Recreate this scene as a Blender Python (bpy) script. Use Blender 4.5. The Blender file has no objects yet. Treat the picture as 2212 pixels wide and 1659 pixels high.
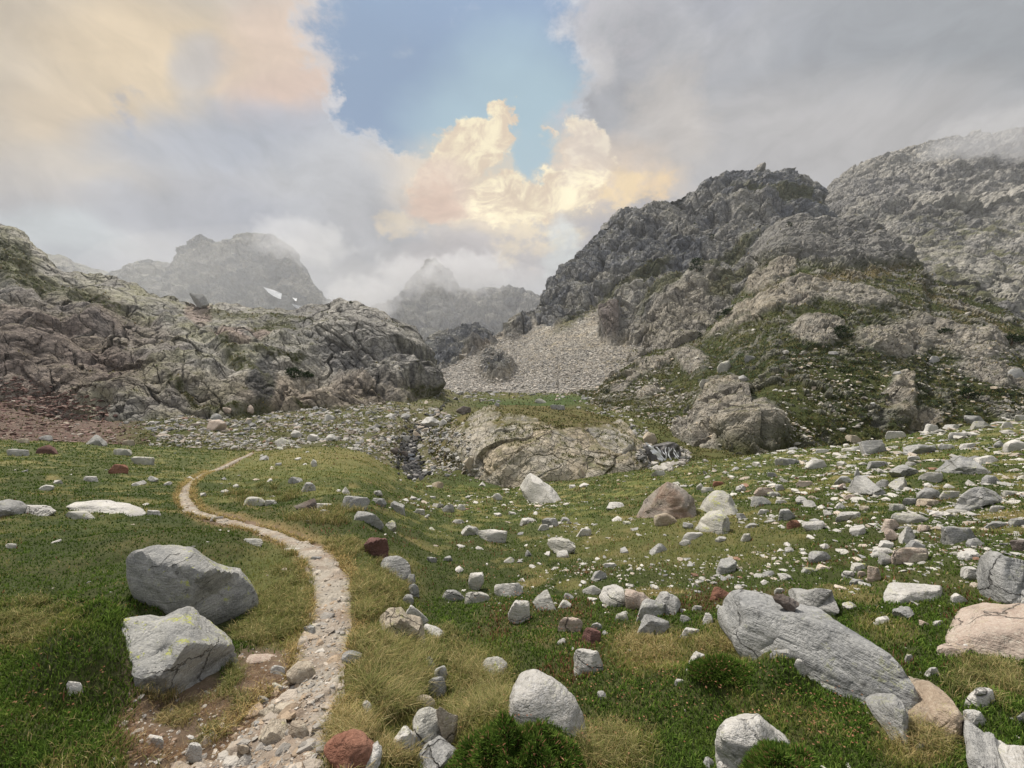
import bpy, bmesh, math, random
import numpy as np
from mathutils import Vector, Matrix
from mathutils.bvhtree import BVHTree
R = math.radians
scene = bpy.context.scene
C = scene.collection
rng = np.random.default_rng(7)
random.seed(7)

# ------------------------------------------------------------------ camera
# Working coordinates "P": pixels of the photograph at 2212 x 1659, camera level at z = 0.
F, CX, CY = 831.7, 1106.0, 829.5
cam_d = bpy.data.cameras.new("camera"); cam = bpy.data.objects.new("camera", cam_d); C.objects.link(cam)
cam_d.sensor_width = 36.0; cam_d.lens = 36.0 * F / 2212.0
cam_d.clip_start = 0.05; cam_d.clip_end = 20000
cam.location = (0, 0, 0); cam.rotation_euler = (R(90), 0, 0)
scene.camera = cam
scene.view_settings.view_transform = 'Standard'; scene.view_settings.look = 'None'
scene.view_settings.exposure = 0.24; scene.view_settings.gamma = 1.0
scene.cycles.use_denoising = True
scene.cycles.max_bounces = 5; scene.cycles.diffuse_bounces = 2; scene.cycles.glossy_bounces = 2
scene.cycles.transmission_bounces = 2; scene.cycles.volume_bounces = 1; scene.cycles.transparent_max_bounces = 8
scene.cycles.caustics_reflective = False; scene.cycles.caustics_refractive = False

HAZE = 0.00008
# ------------------------------------------------------------------ sun (soft, behind thin cloud)
SUN_EL, SUN_AZ = R(60), R(-48)          # azimuth from +Y towards +X
sun_d = bpy.data.lights.new("sun", 'SUN'); sun = bpy.data.objects.new("sun", sun_d); C.objects.link(sun)
sun_d.energy = 4.2; sun_d.angle = R(6); sun_d.color = (1.0, 0.93, 0.84)
sd = Vector((math.sin(SUN_AZ)*math.cos(SUN_EL), math.cos(SUN_AZ)*math.cos(SUN_EL), math.sin(SUN_EL)))
sun.rotation_euler = sd.to_track_quat('Z', 'Y').to_euler()

# ------------------------------------------------------------------ world: clear sky + broken evening cloud
world = bpy.data.worlds.new("World"); scene.world = world; world.use_nodes = True
NT = world.node_tree; NT.nodes.clear()
def srgb(r, g, b):
    f = lambda c: (c/255/12.92) if c/255 <= .04045 else ((c/255+.055)/1.055)**2.4
    return (f(r), f(g), f(b))
class G:
    """tiny helper for building node graphs"""
    def __init__(s, nt): s.nt = nt
    def n(s, t, **k):
        o = s.nt.nodes.new(t)
        for a, b in k.items(): setattr(o, a, b)
        return o
    def put(s, sock, v):
        if v is None: return
        if hasattr(v, 'is_output') or isinstance(v, bpy.types.NodeSocket): s.nt.links.new(v, sock)
        else:
            if sock.type == 'RGBA' and len(v) == 3: v = (*v, 1)
            sock.default_value = v
    def m(s, op, a, b=None, c=None, clamp=False):
        o = s.n('ShaderNodeMath', operation=op, use_clamp=clamp)
        s.put(o.inputs[0], a)
        if b is not None: s.put(o.inputs[1], b)
        if c is not None: s.put(o.inputs[2], c)
        return o.outputs[0]
    def v(s, op, a, b=None, c=None):
        o = s.n('ShaderNodeVectorMath', operation=op)
        s.put(o.inputs[0], a)
        if b is not None: s.put(o.inputs[1], b)
        if c is not None: s.put(o.inputs[2], c)
        return o.outputs['Value'] if op in ('DOT_PRODUCT', 'LENGTH') else o.outputs[0]
    def mix(s, f, a, b, mode='MIX'):
        o = s.n('ShaderNodeMix', data_type='RGBA', blend_type=mode)
        s.put(o.inputs[0], f); s.put(o.inputs[6], a); s.put(o.inputs[7], b)
        return o.outputs[2]
    def noise(s, vec, scale, detail=4, rough=.55, dist=0.0, col=False):
        o = s.n('ShaderNodeTexNoise'); s.put(o.inputs['Vector'], vec)
        o.inputs['Scale'].default_value = scale; o.inputs['Detail'].default_value = detail
        o.inputs['Roughness'].default_value = rough; o.inputs['Distortion'].default_value = dist
        return o.outputs['Color' if col else 'Fac']
    def ramp(s, x, lo, hi, a=0.0, b=1.0, smooth=True):
        o = s.n('ShaderNodeMapRange', interpolation_type='SMOOTHSTEP' if smooth else 'LINEAR')
        s.put(o.inputs[0], x); o.inputs[1].default_value = lo; o.inputs[2].default_value = hi
        o.inputs[3].default_value = a; o.inputs[4].default_value = b
        return o.outputs[0]
g = G(NT)
tc = g.n('ShaderNodeTexCoord').outputs['Generated']
sx = g.n('ShaderNodeSeparateXYZ'); g.put(sx.inputs[0], tc)
dx, dy, dz = sx.outputs
yy = g.m('MAXIMUM', dy, 0.18)
cmb = g.n('ShaderNodeCombineXYZ'); g.put(cmb.inputs[0], g.m('DIVIDE', dx, yy)); g.put(cmb.inputs[1], g.m('DIVIDE', dz, yy))
uv = cmb.outputs[0]
nvec = g.v('MULTIPLY', tc, (1, 1, 1.5))
def warp(p, sc, det, amt, rough=.6):
    return g.v('MULTIPLY_ADD', g.v('SUBTRACT', g.noise(nvec, sc, det, rough, col=True), (.5, .5, .5)), (amt, amt, 0), p)
uvw = warp(warp(uv, 2.6, 3, .30), 9.0, 3, .10)          # soft drifting shapes
uvs = warp(warp(warp(uv, 4.0, 2, .14), 12.0, 5, .15, .65), 40.0, 4, .035, .7)   # frayed shapes
def blob(p, cx, cy, rx, ry, lo=0.0, hi=1.0):
    u0, v0 = (cx-CX)/F, (CY-cy)/F; iu, iv = F/rx, F/ry
    q = g.v('MULTIPLY_ADD', p, (iu, iv, 0), (-u0*iu, -v0*iv, 0))
    return g.ramp(g.v('DOT_PRODUCT', q, q), lo, hi, 1.0, 0.0)
def union(fs):
    r = fs[0]
    for f in fs[1:]: r = g.m('ADD', r, f)
    return r
sky = g.n('ShaderNodeTexSky', sky_type='NISHITA'); sky.sun_disc = False
sky.sun_elevation = SUN_EL; sky.sun_rotation = SUN_AZ; sky.altitude = 2000
clear = g.v('MULTIPLY', sky.outputs[0], (0.05, 0.05, 0.05))
clear = g.mix(0.8, clear, g.mix(blob(uvw, 1110, 330, 330, 330), srgb(146, 170, 200), srgb(184, 212, 224)))
# cloud relief: the same noise looked up twice, a little towards the light, gives lit and shaded sides
lvec = (-.02, -.01, -.055)
def relief(sc, det, rough=.6, step=1.0):
    a = g.noise(warp3, sc, det, rough); b = g.noise(g.v('ADD', warp3, tuple(v*step for v in lvec)), sc, det, rough)
    return g.m('SUBTRACT', a, b), a
warp3 = g.v('MULTIPLY_ADD', g.v('SUBTRACT', g.noise(nvec, 3.0, 3, .5, col=True), (.5, .5, .5)), (.35, .35, .35), nvec)
rel1, n_lo = relief(2.6, 5, .55, 1.6)
rel2, n_mid = relief(8.0, 6, .62, .7)
rel3, n_hi = relief(26.0, 5, .66, .22)
n_dec = g.noise(nvec, 13.0, 6, .66)
col = g.mix(g.ramp(n_lo, .36, .64), srgb(170, 172, 180), srgb(193, 192, 193))
def paint(col, cx, cy, rx, ry, c, k=1.0, p=None, hi=1.0, lo=0.0, tex=None):
    f = blob(p if p is not None else uvw, cx, cy, rx, ry, lo, hi)
    if k != 1.0: f = g.m('MULTIPLY', f, k)
    if tex is not None: f = g.m('MULTIPLY', f, tex)
    return g.mix(f, col, c)
col = paint(col, 2200, 150, 800, 520, srgb(154, 158, 163), .95)
col = paint(col, 1850, 330, 620, 240, srgb(184, 181, 180), .8)
col = paint(col, 60, 60, 760, 460, srgb(200, 186, 166), 1)
col = paint(col, 330, 110, 360, 170, srgb(222, 202, 172), .95)
col = paint(col, 130, 250, 200, 90, srgb(214, 194, 166), .6)
col = paint(col, 640, 110, 220, 230, srgb(218, 196, 178), .95)
col = paint(col, 620, 220, 140, 90, srgb(214, 190, 176), .8)
col = paint(col, 440, 130, 80, 110, srgb(180, 180, 184), .7)
col = paint(col, 520, 300, 420, 110, srgb(172, 179, 192), .8)
col = paint(col, 275, 245, 50, 60, srgb(134, 152, 184), .55, uvs, tex=g.ramp(n_dec, .40, .60))
col = paint(col, 100, 520, 240, 90, srgb(194, 200, 202), .8)
col = paint(col, 420, 440, 330, 90, srgb(168, 171, 180), .7)
col = paint(col, 760, 380, 280, 110, srgb(196, 197, 200), .8)
col = paint(col, 730, 540, 170, 150, srgb(172, 172, 175), .85)
col = paint(col, 1000, 600, 380, 110, srgb(182, 180, 180), .9)
col = paint(col, 1340, 170, 200, 240, srgb(160, 162, 168), .85, uvs)
col = paint(col, 1450, 260, 130, 150, srgb(206, 198, 190), .6, uvs)
col = paint(col, 1290, 130, 60, 80, srgb(210, 206, 204), .5, uvs)
col = paint(col, 1330, 390, 200, 80, srgb(224, 204, 180), .85, uvs)
col = paint(col, 1400, 400, 70, 46, srgb(246, 214, 166), .7, uvs)
col = paint(col, 1340, 455, 170, 60, srgb(166, 165, 171), .85, uvs)
# opening to the blue, frayed edge with a thin brighter rim
gap = union([blob(uvs, 960, 10, 330, 330, .1, 1.3), blob(uvs, 1075, 210, 215, 190, .1, 1.2), blob(uvs, 1135, 350, 75, 90, .1, 1.3), blob(uvs, 850, 225, 170, 100, .1, 1.2)])
gapn = g.m('ADD', gap, g.m('MULTIPLY', g.m('MULTIPLY', g.m('SUBTRACT', n_dec, .5), 1.5), g.m('MULTIPLY', gap, 4.0, clamp=True)))
col = g.mix(g.ramp(gapn, .10, .42), col, g.mix(.5, col, srgb(205, 208, 214)))
col = g.mix(g.ramp(gapn, .22, 1.15), col, clear)
wisp = g.m('MULTIPLY', blob(uvs, 1310, 60, 130, 150), g.ramp(n_dec, .40, .62))
col = g.mix(wisp, col, srgb(178, 177, 182))
# glow low in the middle, then the lit cumulus standing in it
col = paint(col, 1090, 400, 330, 150, srgb(230, 212, 186), .85, uvw)
col = paint(col, 1300, 350, 170, 110, srgb(222, 204, 186), .8, uvw)
col = paint(col, 1330, 390, 130, 50, srgb(244, 218, 172), .75, uvs, tex=g.ramp(n_dec, .36, .56))
col = g.mix(g.m('MULTIPLY', g.ramp(gapn, .40, .95), g.ramp(blob(uvs, 1100, 330, 330, 130), .1, .9, 1, .15)), col, clear)
cum = union([blob(uvs, 1092, 236, 46, 50), blob(uvs, 1020, 300, 100, 62), blob(uvs, 1072, 320, 52, 56), blob(uvs, 1120, 432, 160, 66), blob(uvs, 1215, 400, 100, 60),
             blob(uvs, 970, 390, 100, 100), blob(uvs, 1185, 300, 16, 34), blob(uvs, 1262, 310, 64, 76)])
cumf = g.ramp(g.m('ADD', cum, g.m('MULTIPLY', g.m('MULTIPLY', g.m('SUBTRACT', n_dec, .5), 1.6), g.m('MULTIPLY', cum, 4.0, clamp=True))), .14, .70)
cumf = g.m('MULTIPLY', cumf, g.m('SUBTRACT', 1.0, blob(uvs, 1146, 335, 50, 70, .2, 1.1)))
lit = g.mix(g.ramp(g.m('MULTIPLY_ADD', rel3, .5, g.m('MULTIPLY_ADD', rel2, .9, .5)), .38, .62), srgb(226, 206, 182), srgb(255, 242, 208))
lit = g.mix(g.m('MULTIPLY', blob(uvw, 960, 420, 130, 120), .8), lit, srgb(220, 198, 184))
lit = g.mix(g.m('MULTIPLY', blob(uvw, 1270, 300, 110, 110), .7), lit, srgb(222, 210, 200))
col = g.mix(cumf, col, lit)
col = paint(col, 1170, 480, 130, 60, srgb(246, 230, 196), .7, uvs, tex=g.ramp(n_dec, .36, .6))
col = paint(col, 1212, 535, 50, 70, srgb(222, 228, 226), .7, uvs)
col = paint(col, 945, 415, 80, 60, srgb(214, 186, 168), .8, uvs)
col = paint(col, 880, 470, 60, 34, srgb(238, 216, 178), .5, uvs)
col = paint(col, 1020, 560, 230, 90, srgb(188, 182, 182), .9, uvw)
col = paint(col, 1350, 500, 140, 80, srgb(180, 176, 180), .8, uvs)
col = g.mix(g.m('MULTIPLY', blob(uvs, 1150, 325, 44, 84, .3, 1.2), .95), col, clear)
col = paint(col, 1120, 520, 120, 60, srgb(240, 222, 190), .55, uvs, tex=g.ramp(n_dec, .38, .58))
col = paint(col, 720, 215, 26, 30, srgb(240, 232, 226), .6, uvs)
# light and shade of the billows everywhere outside the clear patch
var = g.m('MULTIPLY_ADD', rel1, .70, 1.0); var = g.m('MULTIPLY_ADD', rel2, .42, var); var = g.m('MULTIPLY_ADD', rel3, .09, var)
var = g.m('MULTIPLY', var, 1.03)
vv = g.n('ShaderNodeCombineXYZ')
for i in range(3): g.put(vv.inputs[i], g.m('MULTIPLY_ADD', g.m('SUBTRACT', var, 1.0), g.m('SUBTRACT', 1.0, g.m('MULTIPLY', g.ramp(gapn, .34, .95), .85)), 1.0))
col = g.v('MULTIPLY', col, vv.outputs[0])
# unseen sky overhead and behind the camera, brightness added to light the ground
zen = g.ramp(dz, .60, .95, 0, 1); back = g.ramp(dy, .25, -.5, 0, 1)
up = g.ramp(dz, 0.0, .25, 0, 1)
boost = g.m('ADD', 1.0, g.m('MULTIPLY', g.m('ADD', g.m('MULTIPLY', zen, .8), g.m('MULTIPLY', back, .1)), up))
bb = g.n('ShaderNodeCombineXYZ')
for i in range(3): g.put(bb.inputs[i], boost)
col = g.v('MULTIPLY', col, bb.outputs[0])
bg = g.n('ShaderNodeBackground'); g.put(bg.inputs[0], col); bg.inputs[1].default_value = 0.80
wo = g.n('ShaderNodeOutputWorld'); NT.links.new(bg.outputs[0], wo.inputs[0])
world.cycles.sampling_method = 'MANUAL'; world.cycles.sample_map_resolution = 512

# ------------------------------------------------------------------ noise in numpy
_pr = np.random.default_rng(101)
PERM = np.concatenate([_pr.permutation(256)]*3).astype(np.int32)
GRAD = _pr.normal(size=(256, 3)).astype(np.float32); GRAD /= np.linalg.norm(GRAD, axis=1)[:, None]
RND = _pr.random((256, 3)).astype(np.float32)
def _h(i, j, k): return PERM[(PERM[(PERM[i & 255] + j) & 255] + k) & 255]
def perlin(p):
    p = np.asarray(p, np.float32); out = np.empty(len(p), np.float32)
    for s in range(0, len(p), 400000):
        q = p[s:s+400000]; fl = np.floor(q); i = fl.astype(np.int32); f = q - fl
        w = f*f*f*(f*(f*6-15)+10); acc = 0
        for a in (0, 1):
            wa = w[:, 0] if a else 1-w[:, 0]
            for b in (0, 1):
                wb = w[:, 1] if b else 1-w[:, 1]
                for c in (0, 1):
                    wc = w[:, 2] if c else 1-w[:, 2]
                    gr = GRAD[_h(i[:, 0]+a, i[:, 1]+b, i[:, 2]+c)]
                    acc = acc + wa*wb*wc*(gr[:, 0]*(f[:, 0]-a)+gr[:, 1]*(f[:, 1]-b)+gr[:, 2]*(f[:, 2]-c))
        out[s:s+400000] = acc
    return out*1.5
def fbm(p, oct=4, lac=2.03, gain=.5, ridged=False):
    p = np.asarray(p, np.float32); o = 0; a = 1.0; t = 0
    for k in range(oct):
        n = perlin(p + 17.3*k)
        if ridged: n = 1-2*np.abs(n)
        o = o + a*n; t += a; a *= gain; p = p*lac
    return o/t
def worley(p):
    """F1, F2, random triple of the nearest cell, vector from its feature point"""
    N = len(p); F1 = np.empty(N, np.float32); F2 = np.empty(N, np.float32); RR = np.empty((N, 3), np.float32); V = np.empty((N, 3), np.float32)
    for s in range(0, N, 300000):
        q = np.asarray(p[s:s+300000], np.float32); i = np.floor(q).astype(np.int32)
        f1 = np.full(len(q), 9, np.float32); f2 = f1.copy(); rr = np.zeros((len(q), 3), np.float32); vv = np.zeros((len(q), 3), np.float32)
        for a in (-1, 0, 1):
            for b in (-1, 0, 1):
                for c in (-1, 0, 1):
                    h = _h(i[:, 0]+a, i[:, 1]+b, i[:, 2]+c)
                    d = q - (i + np.array([a, b, c]) + RND[h]).astype(np.float32)
                    dd = np.einsum('ij,ij->i', d, d)
                    m = dd < f1
                    f2 = np.where(m, f1, np.minimum(f2, dd))
                    f1 = np.where(m, dd, f1)
                    rr[m] = RND[(h[m]+91) & 255]; vv[m] = d[m]
        F1[s:s+300000] = np.sqrt(f1); F2[s:s+300000] = np.sqrt(f2); RR[s:s+300000] = rr; V[s:s+300000] = vv
    return F1, F2, RR, V
def blocks(p, tilt=.9, k=.5, hv=.6):
    """upper envelope of randomly tilted, gently domed facets: continuous slabs that meet in creases"""
    N = len(p); M1 = np.empty(N, np.float32); M2 = np.empty(N, np.float32); RR = np.empty((N, 3), np.float32)
    for s in range(0, N, 300000):
        q = np.asarray(p[s:s+300000], np.float32); i = np.floor(q).astype(np.int32)
        m1 = np.full(len(q), -9, np.float32); m2 = m1.copy(); hh = np.zeros(len(q), np.int32)
        for a in (-1, 0, 1):
            for b in (-1, 0, 1):
                for c in (-1, 0, 1):
                    h = _h(i[:, 0]+a, i[:, 1]+b, i[:, 2]+c); R0 = RND[h]; R1 = RND[(h+91) & 255]
                    d = q - (i + np.array([a, b, c]) + R0).astype(np.float32)
                    v = hv*R1[:, 0] + tilt*np.einsum('ij,ij->i', RND[(h+33) & 255]-.5, d) - k*np.einsum('ij,ij->i', d, d)
                    m = v > m1; m2 = np.where(m, m1, np.maximum(m2, v)); m1 = np.where(m, v, m1); hh = np.where(m, h, hh)
        M1[s:s+300000] = m1; M2[s:s+300000] = m2; RR[s:s+300000] = RND[(hh+91) & 255]
    return M1, M2, RR
def sstep(x, a, b):
    t = np.clip((x-a)/(b-a), 0, 1); return t*t*(3-2*t)
def lerp(a, b, t):
    a, b, t = np.asarray(a), np.asarray(b), np.asarray(t)
    if t.ndim and (a.ndim > t.ndim or b.ndim > t.ndim or a.shape == (3,) or b.shape == (3,)): t = t[..., None]
    return a*(1-t)+b*t

# ------------------------------------------------------------------ mesh helpers
def mesh_from(name, V, Fc, col=None, attrs=None, smooth=True):
    """V (n,3); Fc (m,3|4) integer faces; col (n,3) linear colour per vertex"""
    me = bpy.data.meshes.new(name); V = np.ascontiguousarray(V, np.float32); Fc = np.ascontiguousarray(Fc, np.int32)
    m, k = Fc.shape
    me.vertices.add(len(V)); me.vertices.foreach_set('co', V.ravel())
    me.loops.add(m*k); me.loops.foreach_set('vertex_index', Fc.ravel())
    me.polygons.add(m); me.polygons.foreach_set('loop_start', np.arange(0, m*k, k, dtype=np.int32))
    me.polygons.foreach_set('loop_total', np.full(m, k, np.int32))
    me.polygons.foreach_set('use_smooth', np.full(m, smooth, bool))
    if col is not None:
        a = me.color_attributes.new('Col', 'FLOAT_COLOR', 'POINT')
        a.data.foreach_set('color', np.concatenate([np.clip(col, 0, 1), np.ones((len(V), 1))], 1).astype(np.float32).ravel())
    for k2, v in (attrs or {}).items():
        a = me.attributes.new(k2, 'FLOAT', 'POINT'); a.data.foreach_set('value', np.asarray(v, np.float32))
    me.update(); me.validate(verbose=False)
    return me
def add(name, me, mat=None, parent=None, **props):
    o = bpy.data.objects.new(name, me); C.objects.link(o)
    if mat is not None: me.materials.append(mat)
    if parent is not None: o.parent = parent
    for k, v in props.items():
        if v: o[k] = v
    return o
def pix(px, py, Y): return np.stack([(px-CX)/F*Y, Y+0*px, (CY-py)/F*Y], -1)

# ------------------------------------------------------------------ materials
def terrain_mat(name, s, bump=.5, crack=.6, rough=.92, var=.35):
    """vertex colour, broken up by noise at several scales; s = metres per feature"""
    m = bpy.data.materials.new(name); m.use_nodes = True; nt = m.node_tree; nt.nodes.clear(); h = G(nt)
    at = h.n('ShaderNodeAttribute', attribute_name='Col').outputs['Color']
    gr = h.n('ShaderNodeAttribute', attribute_name='grassy').outputs['Fac']
    co = h.n('ShaderNodeNewGeometry').outputs['Position']
    n1 = h.noise(co, 1/(s*6), 5, .6); n2 = h.noise(co, 1/s, 6, .68); n3 = h.noise(co, 5/s, 4, .7)
    k = h.m('MULTIPLY_ADD', h.m('SUBTRACT', n1, .5), var*2.2, 1.0)
    k = h.m('MULTIPLY', k, h.m('MULTIPLY_ADD', h.m('SUBTRACT', n2, .5), var*3.0, 1.0))
    k = h.m('MULTIPLY', k, h.m('MULTIPLY_ADD', h.m('SUBTRACT', n3, .5), var*2.0, 1.0))
    vo = h.n('ShaderNodeTexVoronoi', feature='DISTANCE_TO_EDGE')
    h.put(vo.inputs['Vector'], h.v('MULTIPLY_ADD', h.v('SUBTRACT', h.noise(co, 1/s, 3, .6, col=True), (.5, .5, .5)), (s*1.6, s*1.6, s*1.6), co))
    vo.inputs['Scale'].default_value = 1/(s*1.7)
    edge = h.ramp(vo.outputs['Distance'], 0, .09)
    rockf = h.m('SUBTRACT', 1.0, gr, clamp=True)
    ck = h.m('SUBTRACT', 1.0, h.m('MULTIPLY', h.m('MULTIPLY', h.m('SUBTRACT', 1.0, edge), crack), rockf))
    kk = h.n('ShaderNodeCombineXYZ')
    for i in range(3): h.put(kk.inputs[i], h.m('MULTIPLY', k, h.m('MULTIPLY_ADD', ck, .45, .55)))
    c = h.v('MULTIPLY', at, kk.outputs[0])
    b = h.n('ShaderNodeBsdfPrincipled'); h.put(b.inputs['Base Color'], c); b.inputs['Roughness'].default_value = rough
    b.inputs['Specular IOR Level'].default_value = .18
    hh = h.m('ADD', h.m('MULTIPLY', n2, 1.0), h.m('MULTIPLY', n3, .35))
    hh = h.m('ADD', hh, h.m('MULTIPLY', ck, .35))
    bp = h.n('ShaderNodeBump'); h.put(bp.inputs['Height'], hh); bp.inputs['Strength'].default_value = bump; bp.inputs['Distance'].default_value = s*.55
    nt.links.new(bp.outputs[0], b.inputs['Normal'])
    o = h.n('ShaderNodeOutputMaterial'); nt.links.new(b.outputs[0], o.inputs[0])
    return m
def leaf_mat(name, rough=.7, trans=.25):
    m = bpy.data.materials.new(name); m.use_nodes = True; nt = m.node_tree; nt.nodes.clear(); h = G(nt)
    at = h.n('ShaderNodeAttribute', attribute_name='Col').outputs['Color']
    b = h.n('ShaderNodeBsdfDiffuse'); h.put(b.inputs[0], at)
    t = h.n('ShaderNodeBsdfTranslucent'); h.put(t.inputs[0], at)
    mx = h.n('ShaderNodeMixShader'); mx.inputs[0].default_value = trans
    nt.links.new(b.outputs[0], mx.inputs[1]); nt.links.new(t.outputs[0], mx.inputs[2])
    o = h.n('ShaderNodeOutputMaterial'); nt.links.new(mx.outputs[0], o.inputs[0])
    return m
M_mead = terrain_mat('meadow_soil', .05, .7, 0, .95, .35)
M_mid = terrain_mat('valley_turf', .7, 1.0, .25, .95, .42)
M_path = terrain_mat('trodden_gravel', .035, .8, .35, .95, .30)
M_cliff = terrain_mat('cliff_rock', 1.3, 1.0, .9, .95, .42)
M_knoll = terrain_mat('knoll_rock', .6, 1.0, .9, .95, .36)
M_hill = terrain_mat('hillside_turf_and_rock', 1.5, 1.0, .6, .95, .42)
M_mass = terrain_mat('mountain_rock', 4.5, 1.0, .7, .95, .46)
M_far = terrain_mat('far_mountain_rock', 16.0, 1.0, .6, .95, .48)
# ------------------------------------------------------------------ terrain sheets (real distances in metres)
def blur(A, n, axis):
    for _ in range(n):
        A = np.moveaxis(A, axis, 0)
        B = A.copy(); B[1:-1] = .25*A[:-2]+.5*A[1:-1]+.25*A[2:]
        A = np.moveaxis(B, 0, axis)
    return A
def sheet(foot, crest, tab, x0, x1, nu, nv, nb=14, fall=1.0, sm=30, tpow=1.0):
    xs = np.linspace(x0, x1, nu); t = np.linspace(0, 1, nv)
    if tpow != 1.0: t = 1-(1-t)**tpow
    fx, fy = zip(*foot); cx_, cy_ = zip(*crest)
    yf = np.interp(xs, fx, fy); yc = np.interp(xs, cx_, cy_)
    keys = sorted(tab); L = np.array([np.interp(t, [a for a, _ in tab[k]], [math.log(b) for _, b in tab[k]]) for k in keys])
    LY = np.stack([np.interp(xs, keys, L[:, i]) for i in range(nv)])
    LY = blur(blur(LY, sm, 1), max(2, sm//3), 0)
    Y = np.exp(LY); py = yf[None]+(yc-yf)[None]*t[:, None]; px = np.repeat(xs[None], nv, 0)
    P = pix(px, py, Y)
    rows, ppx, ppy = [P], [px], [py]
    top = P[-1]
    for k in range(1, nb+1):
        d = top[:, 1:2]*0.012*k**1.7*fall
        q = top*(1+0.012*k**1.7*fall); q[:, 2] = top[:, 2]-d[:, 0]*min(1.6, .15+.16*k)
        rows.append(q[None]); ppx.append(px[-1:]); ppy.append(py[-1:]+k)
    return np.concatenate(rows), np.concatenate(ppx), np.concatenate(ppy)
def hem(py, foot_y, w=34, lo=.25):
    return np.maximum(lo, sstep(foot_y-py, 0, w))
def normals(P):
    a = np.gradient(P, axis=1); b = np.gradient(P, axis=0)
    n = np.cross(a, b); n /= np.linalg.norm(n, axis=2)[..., None]+1e-9
    s = np.sign(np.sum(n*np.array([0, -.35, 1.0]), axis=2))[..., None]; s[s == 0] = 1
    return n*s
def grid_faces(nv, nu):
    i = np.arange(nv*nu).reshape(nv, nu)
    return np.stack([i[:-1, :-1], i[:-1, 1:], i[1:, 1:], i[1:, :-1]], -1).reshape(-1, 4)
TRI = .62
def crag(P, layers, rot=None, warp=.35, tilt=1.3, crk=.35):
    """blocky faceted displacement; layers = [(cell size, amplitude)]; returns displacement and crack mask"""
    sh = P.shape[:2]; q0 = P.reshape(-1, 3).astype(np.float32)
    d = np.zeros(len(q0), np.float32); cr = np.zeros(len(q0), np.float32); tint = np.zeros(len(q0), np.float32)
    for n, (s, a) in enumerate(layers):
        q = q0 if rot is None else q0 @ np.asarray(rot, np.float32)
        q = q/s
        q = q + warp*np.stack([perlin(q*1.3+11*n), perlin(q*1.3+37+n), perlin(q*1.3+71+n)], -1)
        M1, M2, RR = blocks(q+n*5.7, tilt*(.95 if n < 3 else .7), .42)
        d += a*((M1-M1.mean())*.95+(.30 if n else .12)*(RR[:, 0]-.5))
        c = sstep(M1-M2, .05, 0.0)*(RR[:, 2] > .45); d -= a*crk*.6*c
        if n < 4:
            w_ = q0/s*.55+.30*np.stack([perlin(q0/s*.7+5), perlin(q0/s*.7+15), perlin(q0/s*.7+25)], -1)
            for kk, dr in enumerate(([1, .25, .45], [-.55, .3, .85], [.35, .85, -.5])):
                ph = w_ @ np.array(dr, np.float32)*(1.0+.37*kk)+kk*.31; d += a*TRI*(np.abs((ph-np.floor(ph))-.5)*2-.5)*(.6+.8*perlin(q0/s*.35+40+kk))
        cr = np.maximum(cr, c*(1 if n < 3 else .6)); tint += (RR[:, 1]-.5)/(n+1)  # crack mask, later darkens the rock colour: painted crevice shade with dirt and moss
    s0, a0 = layers[-1]; d += a0*.9*fbm(q0/s0*1.2, 4, ridged=True, gain=.6)
    return d.reshape(sh), cr.reshape(sh), tint.reshape(sh)
def inpoly(px, py, poly):
    x, y = np.asarray(px), np.asarray(py); r = np.zeros(x.shape, bool); n = len(poly)
    for i in range(n):
        x1, y1 = poly[i]; x2, y2 = poly[(i+1) % n]
        if y1 == y2: continue
        c = ((y1 > y) != (y2 > y)) & (x < (x2-x1)*(y-y1)/(y2-y1)+x1); r ^= c
    return r
def ell(px, py, cx, cy, rx, ry, rot=0.0, soft=.5):
    a = R(rot); u = (px-cx)*math.cos(a)+(py-cy)*math.sin(a); v = -(px-cx)*math.sin(a)+(py-cy)*math.cos(a)
    return sstep(np.sqrt((u/rx)**2+(v/ry)**2), 1+soft/2, 1-soft/2)
def polydist(px, py, pts):
    d = np.full(np.shape(px), 1e9)
    for (x1, y1), (x2, y2) in zip(pts[:-1], pts[1:]):
        vx, vy = x2-x1, y2-y1; t = np.clip(((px-x1)*vx+(py-y1)*vy)/(vx*vx+vy*vy), 0, 1)
        d = np.minimum(d, np.hypot(px-x1-t*vx, py-y1-t*vy))
    return d
def c3(*c): return np.array(c, np.float32)
# albedos
ROCK = c3(.43, .41, .36); ROCKD = c3(.20, .195, .185); TAN = c3(.48, .41, .30); PINK = c3(.42, .33, .28); LICH = c3(.40, .39, .25)
REDR = c3(.165, .118, .10); GREEN = c3(.088, .105, .030); DGREEN = c3(.046, .062, .020); OLIVE = c3(.15, .14, .055); DRY = c3(.38, .28, .13)
SOIL = c3(.155, .110, .078); GRAV = c3(.365, .33, .275); BLUER = c3(.24, .25, .27)
sheets = {}; GRS = {}
def finish(name, P, col, grassy, mat, label=None, smooth=True):
    nv, nu = P.shape[:2]
    me = mesh_from(name, P.reshape(-1, 3), grid_faces(nv, nu), col.reshape(-1, 3), {'grassy': grassy.ravel()}, smooth)
    o = add(name, me, mat, kind='structure'); sheets[name] = P; GRS[name] = grassy
    return o

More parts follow.
